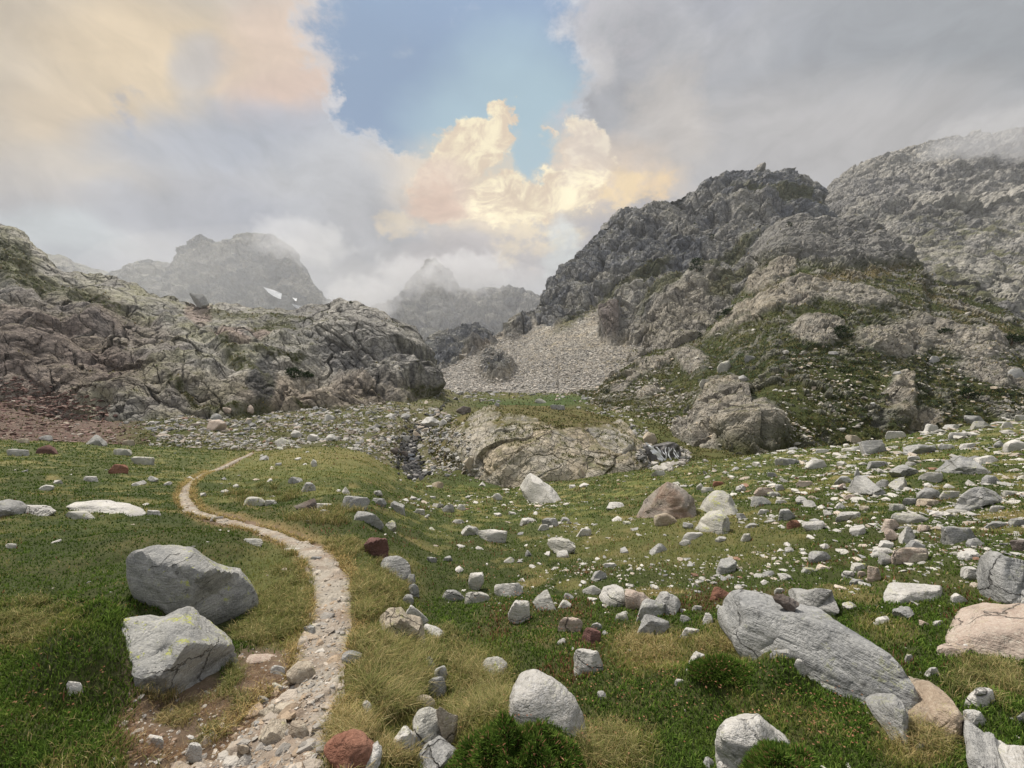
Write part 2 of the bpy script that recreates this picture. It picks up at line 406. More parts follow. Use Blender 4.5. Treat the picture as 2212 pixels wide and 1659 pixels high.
# path geometry in P: (y, left x, right x)
PATH = [(1720, 392, 690), (1659, 400, 690), (1600, 455, 704), (1550, 520, 716), (1500, 575, 728), (1450, 632, 738), (1400, 640, 752), (1350, 672, 768), (1300, 674, 770), (1250, 670, 760),
        (1210, 655, 733), (1185, 632, 706), (1165, 598, 664), (1148, 555, 612), (1135, 515, 562), (1124, 472, 520), (1112, 425, 470), (1102, 395, 436), (1088, 384, 422), (1072, 381, 411),
        (1056, 390, 414), (1040, 407, 426), (1026, 432, 447), (1012, 465, 479), (1000, 497, 508), (990, 521, 530), (980, 540, 548)]
PATH = [(y, a+(b-a)*.06, b-(b-a)*.06) if y < 1500 else (y, a, b) for y, a, b in PATH]
PATHC = [((a+b)/2, y) for y, a, b in PATH]
def path_dist(px, py):
    """distance in half widths from the path's middle (1 = its edge)"""
    d = np.full(np.shape(px), 1e9)
    for (y1, a1, b1), (y2, a2, b2) in zip(PATH[:-1], PATH[1:]):
        x1, x2 = (a1+b1)/2, (a2+b2)/2; r1, r2 = (b1-a1)/2, (b2-a2)/2
        vx, vy = x2-x1, (y2-y1)*1.6; t = np.clip(((px-x1)*vx+(py-y1)*1.6*vy)/(vx*vx+vy*vy), 0, 1)
        d = np.minimum(d, np.hypot(px-x1-t*vx, (py-y1)*1.6-t*vy)/(r1+(r2-r1)*t))
    return d
DIRT = [(215, 1700), (250, 1610), (300, 1520), (330, 1490), (440, 1480), (500, 1470), (520, 1400), (600, 1395), (650, 1390), (660, 1500), (560, 1580), (450, 1700)]

# ---- 1 meadow
VH = [(-400, 925), (0, 925), (300, 940), (540, 953), (700, 940), (790, 948), (850, 985), (900, 1008), (950, 1022), (1100, 1026), (1250, 1008), (1400, 986), (1550, 968), (1700, 945), (1850, 925), (2000, 905), (2212, 878), (2600, 845)]
mcrest = [(-400, 950), (0, 950), (300, 963), (540, 975), (600, 966), (700, 956), (790, 962), (830, 978), (860, 1005), (900, 1040), (950, 1050), (1000, 1052), (1100, 1056), (1250, 1036), (1400, 1011), (1500, 998), (1700, 974), (1850, 957), (2000, 934), (2212, 904), (2600, 865)]
nu, nv = 980, 700
xs = np.linspace(-400, 2600, nu); s = np.linspace(0, 1, nv); t = 1-(1-s)**1.35
vh = np.interp(xs, *zip(*VH)); yc = np.interp(xs, *zip(*mcrest))
for _ in range(60): vh[1:-1] = .25*vh[:-2]+.5*vh[1:-1]+.25*vh[2:]
for _ in range(14): yc[1:-1] = .25*yc[:-2]+.5*yc[1:-1]+.25*yc[2:]
yc = np.maximum(yc, vh+17)
py = 1990+(yc-1990)[None]*t[:, None]; px = np.repeat(xs[None], nv, 0)
Y = 1331.0/(py-vh[None]); P = pix(px, py, Y)
rows = [P]; ppx = [px]; ppy = [py]
for k in range(1, 15):
    q = P[-1]*(1+.012*k**1.6); q[:, 2] = P[-1][:, 2]-P[-1][:, 1]*.012*k**1.6*min(1.2, .25+.12*k)
    rows.append(q[None]); ppx.append(px[-1:]); ppy.append(py[-1:])
P = np.concatenate(rows); mpx = np.concatenate(ppx); mpy = np.concatenate(ppy)
q = P.reshape(-1, 3).copy(); q[:, 2] = 0; sh = P.shape[:2]
dist = P[..., 1]
pd = path_dist(mpx, mpy)
off = sstep(pd, .9, 1.9)
hum = .55*fbm(q/9.0, 3).reshape(sh)*sstep(dist, 9, 26)+.13*fbm(q/1.7+9, 4).reshape(sh)*sstep(dist, 1.5, 5)+.045*fbm(q/.45+3, 4).reshape(sh)+.02*fbm(q/.11, 3).reshape(sh)*sstep(dist, 9, 4)+.075*np.abs(fbm(q/.62+13, 3).reshape(sh))*sstep(dist, 1.2, 3)+.10*sstep(fbm(q/2.4+31, 3).reshape(sh), .0, .25)*sstep(dist, 6, 12)
hum = hum*(.25+.75*off) - .05*sstep(pd, 1.5, .7)*sstep(dist, 30, 8)
# cushions of dwarf shrub that swell out of the ground: (x, y, rx, ry, metres)
CUSH = [(320, 1352, 100, 40, .22), (190, 1490, 115, 80, .26), (1600, 1490, 150, 36, .10), (120, 1640, 190, 110, .16), (170, 1500, 150, 70, .13), (250, 1440, 60, 60, .10), (300, 1300, 130, 45, .09), (380, 1180, 150, 30, .10), (480, 1195, 60, 22, .10),
        (1120, 1650, 120, 90, .22), (1690, 1740, 60, 60, .08), (1190, 1420, 110, 40, .08), (1400, 1500, 160, 50, .06), (1690, 1470, 45, 35, .10), (1120, 1330, 110, 25, .06)]
for a, b, c_, d_, h_ in CUSH: hum += h_*ell(mpx, mpy, a, b, c_, d_, 0, 1.2)
P[..., 2] += hum
MP = P
n1 = fbm(q/3.1+5, 4).reshape(sh); n2 = fbm(q/.7+2, 4).reshape(sh); n3 = fbm(q/12+8, 3).reshape(sh)
def meadow_zone(px, py, n1, n2, n3, X):
    """fractions (heath, dry, dirt) used both for the soil colour and for what grows on it"""
    heath = sstep(n1+.9*n2, -.25, -.07)
    for a, b, c_, d_, k in [(180, 1400, 300, 300, 1), (380, 1180, 220, 60, .9), (1250, 1480, 360, 150, .75), (1750, 1600, 420, 120, .6), (1180, 1600, 170, 90, 1), (1100, 1340, 250, 60, .7), (1200, 1180, 300, 60, .35), (1900, 1350, 300, 120, .35)]:
        heath = np.maximum(heath, k*ell(px, py, a, b, c_, d_, 0, .9))
    for a, b, c_, d_, k in [(600, 1280, 90, 110, 1), (820, 1270, 85, 75, 1), (840, 1470, 110, 110, 1), (1040, 1500, 80, 110, 1), (1330, 1620, 90, 60, .9), (1460, 1170, 260, 60, .7), (1400, 1410, 90, 55, .9), (1560, 1400, 140, 35, .8), (60, 1350, 120, 60, .5), (700, 1010, 260, 40, .6), (1980, 1610, 90, 55, 1)]:
        heath = heath*(1-k*ell(px, py, a, b, c_, d_, 0, .9))
    dry = .62*sstep(n1*.8-.7*n2+.5*n3, -.05, .55)
    for a, b, c_, d_, r_, k in [(1400, 1400, 80, 45, 15, .8), (1620, 1400, 110, 16, 25, .8), (1990, 1610, 70, 50, 0, .85), (760, 1610, 50, 60, 0, .9), (600, 1120, 110, 14, 22, .9), (770, 1470, 24, 110, 0, .7), (690, 1290, 14, 120, 0, .6), (520, 1150, 30, 14, 0, .6),
                            (720, 985, 200, 20, 0, .55), (1950, 1500, 120, 30, 30, .5), (1440, 1370, 60, 25, 0, .7), (580, 1390, 60, 22, 0, .6), (1560, 1130, 120, 30, 0, .35)]:
        dry = np.maximum(dry, k*ell(px, py, a, b, c_, d_, r_, 1.0)*np.clip(.75+n2, 0, 1))
    dry = dry*(1-.75*heath)
    pd = path_dist(px, py)
    dry = np.maximum(dry, .85*sstep(pd+.5*n2, 2.0, 1.0))
    dp = sum(inpoly(px+70*n2+a_, py+36*n2+b_, DIRT)*1.0 for a_, b_ in ((-22, 0), (-9, 8), (9, -8), (22, 0), (0, 16), (0, -16)))/6
    dirt = np.maximum(sstep(pd+.35*n2, 1.12, .92), dp)
    return heath, dry, dirt, pd
heath, dry, dirt, pd = meadow_zone(mpx, mpy, n1, n2, n3, None)
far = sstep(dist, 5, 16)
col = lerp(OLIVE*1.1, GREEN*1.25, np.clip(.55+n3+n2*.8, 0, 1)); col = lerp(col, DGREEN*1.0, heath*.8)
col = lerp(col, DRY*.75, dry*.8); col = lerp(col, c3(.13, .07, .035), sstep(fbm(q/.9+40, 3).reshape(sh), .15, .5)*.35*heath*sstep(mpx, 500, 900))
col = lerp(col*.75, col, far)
col = lerp(col, SOIL*(1+.6*n2[..., None]), np.clip(dirt, 0, 1)*.9)
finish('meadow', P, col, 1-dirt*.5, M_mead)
# ---- trodden path, a sheet laid on the meadow
yy_ = np.array([p[0] for p in PATH][::-1], float); la = np.array([p[1] for p in PATH][::-1], float); rb = np.array([p[2] for p in PATH][::-1], float)
def mead_at(px, py):
    """bilinear look-up of the meadow surface under photo pixel columns/rows (flat grid coordinates)"""
    u = np.clip((px+400)/3000*(nu-1), 0, nu-1.001); yct = np.interp(px, xs, yc)
    tt = np.clip((py-1990)/(yct-1990), 0, 1); ss = 1-(1-tt)**(1/1.35); v = np.clip(ss*(nv-1), 0, nv-1.001)
    i, j = v.astype(int), u.astype(int); a, b = (v-i)[..., None], (u-j)[..., None]
    return (MP[i, j]*(1-a)+MP[i+1, j]*a)*(1-b)+(MP[i, j+1]*(1-a)+MP[i+1, j+1]*a)*b
ny, nx = 620, 90
yr = 980+(1720-980)*np.linspace(0, 1, ny)**1.25
L_, R_ = np.interp(yr, yy_, la), np.interp(yr, yy_, rb)
e = np.linspace(-.12, 1.12, nx)
ppx = L_[:, None]+(R_-L_)[:, None]*e[None]; ppy = np.repeat(yr[:, None], nx, 1)
Q = mead_at(ppx, ppy); fq = Q.reshape(-1, 3)
rag = fbm(fq*np.array([3, 3, 0])+5, 4).reshape(ppx.shape)
edge = np.minimum(e, 1-e)[None]+.50*rag
lift = .012+.02*np.clip(edge*6, -2, 1)
f1, f2, rr, vv_ = worley(fq*np.array([22, 22, 22])); peb = (sstep(f1, .55, .1)*rr[:, 0]).reshape(ppx.shape)
f1b, f2b, rrb, _ = worley(fq*np.array([7, 7, 7])+3); pebb = (sstep(f1b, .5, .2)*sstep(rrb[:, 0], .55, .8)).reshape(ppx.shape)
near = sstep(Q[..., 1], 14, 4)
Q[..., 2] += lift*(.6+Q[..., 1]*.06)+(peb*.014+pebb*.034+.018*rag)*near
pc = lerp(GRAV, SOIL*1.5, np.clip(.18+rag*1.2+.40*sstep(ppy, 1450, 1620), 0, 1)); pc = pc*(1+.30*(peb-.3)+.35*pebb)[..., None]
Q = Q[::-1]; pc = pc[::-1]
finish('path', Q, pc, Q[..., 0]*0+1, M_path)
# a second stretch of the path, up in the boulder field, is laid after the valley ground

# ---- 2 valley ground
foot = [(-400, 1000), (0, 1000), (300, 1010), (540, 1020), (700, 1005), (800, 1010), (850, 1040), (900, 1075), (1000, 1090), (1100, 1095), (1250, 1080), (1400, 1050), (1500, 1035), (1700, 1020)]
crest = [(-400, 800), (0, 832), (120, 875), (400, 868), (550, 868), (800, 856), (930, 836), (1000, 846), (1250, 850), (1350, 872), (1450, 930), (1700, 950)]
tab = {-400: [(0, 44), (.5, 62), (1, 105)], 400: [(0, 44), (.4, 62), (1, 104)], 850: [(0, 40), (.35, 62), (.75, 95), (1, 165)], 1000: [(0, 41), (.2, 48), (.5, 78), (.8, 125), (1, 235)],
       1130: [(0, 41), (.15, 46), (.5, 80), (.8, 125), (1, 240)], 1300: [(0, 43), (.3, 56), (.7, 92), (1, 200)], 1450: [(0, 46), (.5, 60), (1, 90)], 1700: [(0, 50), (1, 75)]}
P, px, py = sheet(foot, crest, tab, -400, 1700, 760, 330, nb=6, sm=24)
q = P.reshape(-1, 3)
gul = polydist(px, py, [(960, 845), (940, 880), (905, 920), (880, 965), (890, 1010), (905, 1050)])
P[..., 2] -= 1.2*sstep(gul, 42, 6)*sstep(py, 880, 940)
P[..., 2] += (1.1*fbm(q/14, 4)+.5*fbm(q/4, 4)).reshape(px.shape)
n1 = fbm(q/9+3, 4).reshape(px.shape); n2 = fbm(q/2.2, 4).reshape(px.shape)
col = lerp(GREEN*.8, OLIVE*.75, np.clip(.5+n1*1.4, 0, 1)); col = lerp(col, DGREEN, sstep(n2, 0, .5)*.6)
rd = sstep(px+.3*(py-850)+60*n1, 360, 230)*sstep(py, 800, 850)
col = lerp(col, REDR*1.05, rd*.85)
stony = np.clip(sstep(np.abs(px-640+100*n1), 330, 180)*.25+sstep(gul, 90, 30)*.4, 0, .6)
col = lerp(col, TAN*.55, stony*sstep(n2, -.2, .3))
br = ell(px+30*n2, py+14*n2, 1120, 862, 40, 8, 0, .8); col = lerp(col, c3(.17, .14, .055), br)
col = lerp(col, c3(.05, .09, .025), ell(px+20*n2, py+8*n2, 1160, 868, 130, 14, -3, .7)*.7)
col = lerp(col, c3(.065, .095, .028), ell(px, py, 1100, 1045, 330, 22, -2, .6)*.7)
finish('valley_ground', P, col, 1-rd*.6, M_mid); VG = P

# ---- 3 rocky knoll by the pool
foot = [(930, 1030), (1000, 1060), (1030, 1075), (1074, 1084), (1134, 1074), (1198, 1060), (1290, 1050), (1346, 1040), (1400, 1044), (1430, 1040), (1440, 1035)]
crest = [(930, 930), (960, 915), (985, 903), (1030, 890), (1060, 882), (1106, 879), (1198, 880), (1263, 890), (1318, 906), (1364, 930), (1390, 962), (1412, 995), (1428, 1012), (1440, 1016)]
tab = {930: [(0, 62), (1, 74)], 1000: [(0, 53), (.5, 57), (1, 72)], 1074: [(0, 46.5), (.5, 50), (.8, 56), (1, 74)], 1290: [(0, 47), (.5, 51), (.8, 57), (1, 74)], 1390: [(0, 49), (.5, 52), (1, 60)], 1440: [(0, 54), (1, 57)]}
P, px, py = sheet(foot, crest, tab, 930, 1440, 560, 230, nb=12, sm=26)
N = normals(P); u = sstep(py, 880, 950)
d, cr, ti = crag(P, [(7.5, 1.3), (2.8, .42), (1.1, .12), (.5, .04)], rot=[[.9, .1, .3], [-.1, 1, 0], [-.5, 0, 1.1]], tilt=1.5, crk=.45)
rk = np.clip(sstep(py+14*fbm(P.reshape(-1, 3)/2.5, 3).reshape(px.shape), 905, 938), 0, 1)
rk = np.maximum(rk, ell(px, py, 1050, 905, 42, 22, -20, .5)); rk = np.maximum(rk, ell(px, py, 1150, 925, 80, 20, 10, .6)*.9); rk = np.maximum(rk, ell(px, py, 1370, 930, 50, 30, 30, .6))
rk = rk*(1-.9*ell(px, py, 1190, 892, 120, 14, 0, .4)); rk = rk*(1-.8*ell(px+8*ti, py, 1035, 955, 24, 44, 25, .5)*0)
rk = rk*sstep(px+.5*(950-py), 955, 1005)
P += N*(d*(.15+.85*rk)*hem(py, np.interp(px, *zip(*foot)), 40)+.25)[..., None]
N2 = normals(P); n2 = fbm(P.reshape(-1, 3)/1.2, 4).reshape(px.shape)
gr = np.clip(sstep(N2[..., 2]+.5*n2, .74, .92)*(1-rk*.35)+(1-rk), 0, 1)
gr = np.maximum(gr, sstep(cr+n2, .8, 1.3)*.6)
col = lerp(TAN*1.08, ROCK*1.08, np.clip(.45+ti*.8, 0, 1)); col = lerp(col, LICH*1.2, sstep(n2, .1, .6)*.35); col = lerp(col, ROCKD*.7, cr*.4)
tp = lerp(c3(.15, .125, .055), GREEN*.9, np.clip(.3+n2, 0, 1)); col = lerp(col, tp, gr)
finish('rocky_knoll', P, col, gr, M_knoll, smooth=False)
KN = P

# ---- 4 left hillside of broken rock
foot = [(-400, 860), (0, 872), (100, 900), (200, 935), (230, 940), (270, 925), (350, 918), (430, 925), (530, 895), (700, 900), (850, 890), (900, 880), (950, 866), (985, 866)]
crest = [(-400, 360), (-150, 420), (0, 478), (25, 487), (60, 520), (110, 558), (145, 578), (200, 592), (250, 600), (300, 615), (350, 632), (390, 642), (430, 652), (500, 657), (560, 664), (640, 668), (690, 655), (735, 647), (780, 655), (820, 675),
         (860, 690), (900, 715), (922, 742), (938, 772), (946, 805), (958, 838), (985, 856)]
tab = {-400: [(0, 74), (.5, 125), (1, 200)], 0: [(0, 80), (.25, 92), (.6, 140), (1, 200)], 250: [(0, 76), (.3, 90), (.7, 140), (1, 205)], 450: [(0, 80), (.3, 92), (.55, 108), (.8, 150), (1, 210)], 560: [(0, 92), (.3, 102), (.6, 135), (1, 215)],
       700: [(0, 100), (.28, 112), (.42, 145), (.8, 165), (1, 205)], 860: [(0, 115), (.2, 135), (.45, 150), (.8, 165), (1, 190)], 930: [(0, 150), (.5, 168), (1, 195)], 960: [(0, 185), (1, 230)], 985: [(0, 235), (1, 280)]}
P, px, py = sheet(foot, crest, tab, -400, 985, 1250, 560, nb=16, sm=22)
q = P.reshape(-1, 3); N = normals(P)
rot = np.array([[.55, 0, .9], [0, .8, 0], [.42, 0, 1.35]])
d, cr, ti = crag(P, [(30, 5.2), (12, 4.8), (5.2, 2.2), (2.3, .62), (1.1, .2)], rot=rot, tilt=1.7, crk=.5)
led = fbm(q/np.array([40, 40, 9]), 3).reshape(px.shape)
calm = ell(px, py, 700, 690, 250, 50, 8, .8)*.5+ell(px, py, 300, 640, 130, 26, 22, .8)*.55
# overhanging dark wall at the knob's right end
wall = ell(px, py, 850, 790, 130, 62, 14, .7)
P += N*(hem(py, np.interp(px, *zip(*foot)))*d*(1-.6*calm)*sstep(py-np.interp(px, *zip(*crest)), 0, 60).clip(.65, 1)+2.0*led-1.0)[..., None]
N2 = normals(P); n1 = fbm(q/17, 4).reshape(px.shape); n2 = fbm(q/4, 4).reshape(px.shape); n3 = fbm(q/1.3, 3).reshape(px.shape)
gr = sstep(N2[..., 2]+.30*n2+.22*n1, .90, 1.08)*.8
for a, b, c_, d_, r_ in [(40, 540, 60, 14, 30), (60, 590, 120, 12, 18), (130, 628, 170, 14, 15), (20, 560, 60, 30, 20), (520, 775, 80, 9, 35), (420, 860, 80, 8, 38), (590, 700, 50, 9, 0), (600, 770, 60, 9, 5), (690, 885, 60, 12, 20), (470, 870, 60, 10, 5), (730, 885, 60, 10, 10), (110, 905, 90, 22, 20), (560, 680, 120, 6, 4), (930, 850, 60, 14, 10)]:
    gr = np.maximum(gr, ell(px+16*n2, py+10*n2, a, b, c_, d_, r_, .7)*np.clip(.75+n3, 0, 1))
gr = np.maximum(gr, sstep(py-np.interp(px, *zip(*foot))+30*n1, -34, -8)*.8)
base = lerp(ROCKD*1.2, ROCK*1.08, np.clip(.5+ti*.9+n1*.5, 0, 1))
base = lerp(base, LICH*.95, np.clip(sstep(n1+.5*n2, -.35, .45)*sstep(px, 760, 420)*.75, 0, 1))
base = lerp(base, c3(.25, .20, .17), np.clip(ell(px+30*n2, py+30*n2, 90, 760, 200, 110, 10, .9)*.8+ell(px+20*n2, py, 290, 700, 120, 30, 30, .9)*.5+ell(px, py, 350, 840, 150, 60, 30, .9)*.3, 0, 1))
base = lerp(base, PINK*1.0, np.clip(ell(px, py, 427, 672, 30, 24, 30, .5)*.8+ell(px+10*n2, py, 495, 730, 45, 18, 20, .6)*.8+ell(px, py, 560, 715, 45, 14, 5, .6)*.8+ell(px, py, 600, 850, 75, 36, 5, .7)*.5+ell(px, py, 760, 845, 100, 36, 5, .7)*.4, 0, 1))
base = lerp(base, TAN*.8, np.clip(ell(px, py, 690, 850, 260, 50, 4, .8)*.55, 0, 1))
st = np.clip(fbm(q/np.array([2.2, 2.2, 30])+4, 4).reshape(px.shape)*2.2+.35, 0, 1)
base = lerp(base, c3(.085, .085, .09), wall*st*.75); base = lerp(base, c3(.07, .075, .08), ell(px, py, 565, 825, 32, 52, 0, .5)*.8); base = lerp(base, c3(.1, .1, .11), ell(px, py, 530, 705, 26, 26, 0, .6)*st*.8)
base = lerp(base, ROCKD*.38, cr*.75)  # crevices darkened in the colour, shade painted in along with dirt
gc = lerp(GREEN*.75, OLIVE*.6, np.clip(.5+n2, 0, 1)); gc = lerp(gc, DGREEN*.8, sstep(n3, 0, .5)*.5)
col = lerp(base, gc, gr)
rd = sstep(px+.6*(py-850)+50*n2, 230, 60)*sstep(py+20*n2, 835, 870); col = lerp(col, REDR, rd*.8)
finish('left_hillside', P, col, gr, M_cliff, smooth=False)
LH = P

# ---- 5 right hillside in front of the massif
foot = [(1180, 868), (1250, 890), (1300, 912), (1350, 940), (1400, 985), (1450, 1025), (1500, 1040), (1700, 1020), (1850, 1005), (2000, 985), (2212, 955), (2700, 900)]
crest = [(1180, 862), (1250, 846), (1290, 838), (1340, 800), (1400, 760), (1450, 735), (1500, 705), (1560, 662), (1600, 622), (1635, 590), (1645, 560), (1655, 520), (1672, 497), (1700, 482), (1740, 472), (1800, 478), (1850, 488), (1890, 508), (1930, 540),
         (1960, 558), (1992, 573), (2005, 600), (2060, 618), (2130, 652), (2212, 692), (2400, 760), (2700, 800)]
tab = {1180: [(0, 220), (1, 235)], 1300: [(0, 130), (.5, 160), (1, 225)], 1400: [(0, 80), (.3, 105), (1, 250)], 1500: [(0, 60), (.25, 82), (.6, 135), (1, 290)], 1600: [(0, 58), (.2, 70), (.5, 115), (.8, 190), (1, 330)],
       1720: [(0, 60), (.2, 72), (.5, 118), (.75, 200), (.84, 262), (1, 320)], 1850: [(0, 63), (.2, 76), (.5, 122), (.75, 200), (.84, 258), (1, 320)], 1990: [(0, 67), (.25, 84), (.6, 140), (.9, 240), (1, 285)],
       2212: [(0, 76), (.4, 105), (1, 215)], 2700: [(0, 84), (1, 170)]}
P, px, py = sheet(foot, crest, tab, 1180, 2700, 1150, 560, nb=16, sm=18)
q = P.reshape(-1, 3); N = normals(P); n1 = fbm(q/22, 4).reshape(px.shape); n2 = fbm(q/5, 4).reshape(px.shape); n3 = fbm(q/1.6, 4).reshape(px.shape)
# outcrops: (x, y, rx, ry, rot, bulge m, tan fraction)
OUT = [(1600, 925, 92, 62, 15, 4.5, .6), (1520, 958, 60, 34, 10, 2.0, .5), (1940, 868, 30, 50, -8, 3.5, .8), (1990, 905, 40, 22, -5, 1.0, .8), (1500, 788, 32, 26, 0, 5, .5), (1565, 840, 46, 22, -6, 1.5, .9), (1757, 726, 52, 22, 5, 4, .5), (1725, 634, 52, 30, -12, 3.5, .6), (1640, 668, 80, 20, -22, 3.5, .8),
       (1668, 598, 62, 20, -34, 3.5, .7), (1590, 690, 70, 14, -35, 2.5, .7), (1830, 640, 100, 20, 8, 2, .4), (1430, 780, 60, 14, -32, 1.5, .6), (1920, 745, 80, 26, 6, 2, .6), (2050, 735, 130, 34, 14, 2, .55), (1400, 850, 30, 12, -30, 1, .6), (1350, 830, 40, 10, -35, 1, .5), (2150, 810, 90, 24, 12, 1.5, .5)]
rk = np.zeros(px.shape); bul = np.zeros(px.shape); tn = np.zeros(px.shape)
for a, b, c_, d_, r_, h_, tf in OUT:
    e_ = ell(px+20*n2, py+12*n2, a, b, c_, d_, r_, .45); rk = np.maximum(rk, e_*np.clip(1.1+n3*.9, 0, 1)); bul = np.maximum(bul, h_*ell(px+10*n2, py+6*n2, a, b, c_*1.1, d_*1.1, r_, .8)); tn = np.maximum(tn, tf*e_)
upper = sstep(py+22*n2+.10*np.abs(px-1820), 592, 566)*sstep(px, 1630, 1650)*sstep(px, 2090, 2010)
rk = np.maximum(rk, upper); bul = bul+6*upper
mixed = sstep(n2+.8*n3+.4*n1, .08, .32)*np.maximum(sstep(px-.9*(py-700), 1800, 2050), .60+.35*sstep(py, 640, 560))
rk = np.maximum(rk, mixed*.85)
d, cr, ti = crag(P, [(26, 4.2), (10, 3.0), (4.0, 1.3), (1.8, .55), (.85, .2)], rot=np.array([[1.0, 0, -.45], [0, 1, 0], [.4, 0, 1.1]]).T, tilt=1.7, crk=.5)
P += N*(bul*.8+hem(py, np.interp(px, *zip(*foot)))*d*(.16+.84*rk)+.5*n3)[..., None]
N2 = normals(P)
gr = 1-rk; gr = np.maximum(gr, rk*sstep(N2[..., 2]+.35*n3, .86, 1.0)*.7)
base = lerp(ROCKD*1.25, ROCK*.85, np.clip(.45+ti*.9+n1*.3, 0, 1)); base = lerp(base, TAN*.95, tn*np.clip(.6+n3, 0, 1)); base = lerp(base, ROCKD*.95, upper*.55); base = lerp(base, ROCKD*.5, cr*.5)
gc = lerp(GREEN*.62, OLIVE*.72, np.clip(.35+n1*1.6+n3*.5, 0, 1)); gc = lerp(gc, c3(.17, .13, .055), ell(px+20*n3, py, 1800, 605, 150, 12, -10, .8)*.8+ell(px, py, 2120, 690, 120, 9, 25, .8)*.7); gc = lerp(gc, c3(.15, .105, .06), sstep(n1-n2*.5, .05, .5)*sstep(px, 1850, 2100)*.6)
# low juniper mats: dark elongated clumps lying across the slope
jn = fbm(q/np.array([3.4, 3.4, 1.3])+9, 3).reshape(px.shape)
ju = sstep(jn+.3*n1, .02, .16)*sstep(py, 600, 680)*np.maximum(.35, ell(px, py, 2000, 840, 330, 110, 5, .9))
ju = np.maximum(ju, sstep(jn+.2*n1, -.02, .12)*ell(px, py, 1700, 760, 230, 60, -14, .8))
gc = lerp(gc, c3(.026, .04, .014), ju*.9)
P += N*((ju*gr)*.5)[..., None]
col = lerp(base, gc, gr)
finish('right_hillside', P, col, gr, M_hill, smooth=False)
RH = P

# ---- 6 massif with scree apron
foot = [(900, 880), (1000, 874), (1250, 880), (1300, 870), (1500, 790), (1700, 640), (1850, 620), (2100, 640)]
crest = [(900, 872), (940, 812), (950, 802), (1000, 775), (1050, 742), (1100, 705), (1135, 684), (1152, 662), (1165, 640), (1185, 615), (1200, 600), (1222, 575), (1240, 560), (1270, 525), (1300, 490), (1318, 474), (1335, 465), (1344, 462), (1355, 452), (1372, 449), (1386, 456), (1396, 456), (1415, 447), (1430, 438),
         (1450, 428), (1478, 418), (1500, 408), (1508, 402), (1522, 405), (1540, 398), (1555, 390), (1572, 382), (1600, 373), (1620, 366), (1632, 365), (1655, 365), (1672, 374), (1690, 380), (1705, 391), (1720, 398), (1735, 412), (1750, 425), (1757, 438), (1768, 448), (1776, 480), (1800, 520), (1900, 570), (2100, 620)]
tab = {900: [(0, 240), (1, 330)], 1000: [(0, 225), (1, 370)], 1100: [(0, 222), (.5, 300), (1, 450)], 1165: [(0, 220), (.4, 290), (.7, 420), (1, 540)], 1300: [(0, 215), (.25, 275), (.5, 370), (.75, 470), (1, 590)], 1500: [(0, 220), (.3, 330), (.6, 450), (1, 600)],
       1640: [(0, 270), (.4, 420), (1, 610)], 1780: [(0, 310), (1, 600)], 2100: [(0, 420), (1, 720)]}
P, px, py = sheet(foot, crest, tab, 900, 2100, 1350, 620, nb=16, sm=16, fall=1.5)
q = P.reshape(-1, 3); N = normals(P); n1 = fbm(q/60, 4).reshape(px.shape); n2 = fbm(q/15, 4).reshape(px.shape); n3 = fbm(q/4.5, 4).reshape(px.shape)
SCREE = [(880, 900), (930, 806), (1010, 768), (1075, 728), (1120, 700), (1150, 690), (1190, 706), (1240, 690), (1300, 650), (1318, 640), (1302, 665), (1300, 738), (1345, 742), (1400, 745), (1420, 740), (1360, 790), (1330, 830), (1300, 900)]
sc = inpoly(px+26*n3+22*n2, py+20*n3+10*n2, SCREE).astype(float); sc = blur(blur(sc, 9, 0), 9, 1)
tower = ell(px, py, 1075, 795, 36, 28, -20, .5); tow2 = ell(px, py, 1322, 695, 20, 48, 0, .4); sc *= (1-.95*tower)*(1-tow2); sc *= 1-ell(px, py, 1120, 712, 34, 14, -30, .5)
d, cr, ti = crag(P, [(85, 18), (34, 13), (14, 6.5), (6, 3.0), (2.8, 1.2)], rot=np.array([[1.25, 0, .35], [0, 1, 0], [-.25, 0, .7]]).T, tilt=1.7, crk=.55)
rid = fbm(q/np.array([45, 90, 120])+2, 5, ridged=True).reshape(px.shape)
topk = sstep(py-np.interp(px, *zip(*crest)), 0, 40).clip(.95, 1)
P += N*(((d+9*rid-3)*topk*(1-sc)+9*tower+9*tow2+(.8*n3+.6*n2)*sc))[..., None]
N2 = normals(P)
gr = sstep(N2[..., 2]+.35*n2, .66, .9)*.55*(1-sc)
for a, b, c_, d_, r_ in [(1270, 668, 90, 12, -35), (1390, 600, 60, 14, -20), (1440, 640, 80, 16, -35), (1560, 560, 90, 14, -30), (1580, 640, 60, 18, -45), (1700, 440, 120, 8, 15)]:
    gr = np.maximum(gr, ell(px+12*n3, py+8*n3, a, b, c_, d_, r_, .7)*.75)
gr = np.maximum(gr, sc*sstep(n2-.004*(px-1350)*0+sstep(px, 1300, 1420)*.5, .25, .6)*.7)
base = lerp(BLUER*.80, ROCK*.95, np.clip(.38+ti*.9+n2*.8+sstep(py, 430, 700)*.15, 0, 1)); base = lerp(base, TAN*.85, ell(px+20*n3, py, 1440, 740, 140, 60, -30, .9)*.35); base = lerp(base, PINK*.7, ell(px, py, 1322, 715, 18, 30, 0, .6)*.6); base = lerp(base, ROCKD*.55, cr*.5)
scc = lerp(ROCK*.95, TAN*.85, np.clip(.45+n2*1.2+.3*n1, 0, 1))*(1+.5*n3)[..., None]
scc = lerp(scc, c3(.30, .24, .19), sstep(np.abs(py-(705-(px-1100)*.62)+8*n2-10), 8, 2)*.5*sstep(px, 1165, 1130))
col = lerp(base, scc, sc); col = lerp(col, lerp(GREEN*.9, OLIVE*.8, np.clip(.5+n3, 0, 1)), gr)
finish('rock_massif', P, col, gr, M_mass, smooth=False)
MS = P

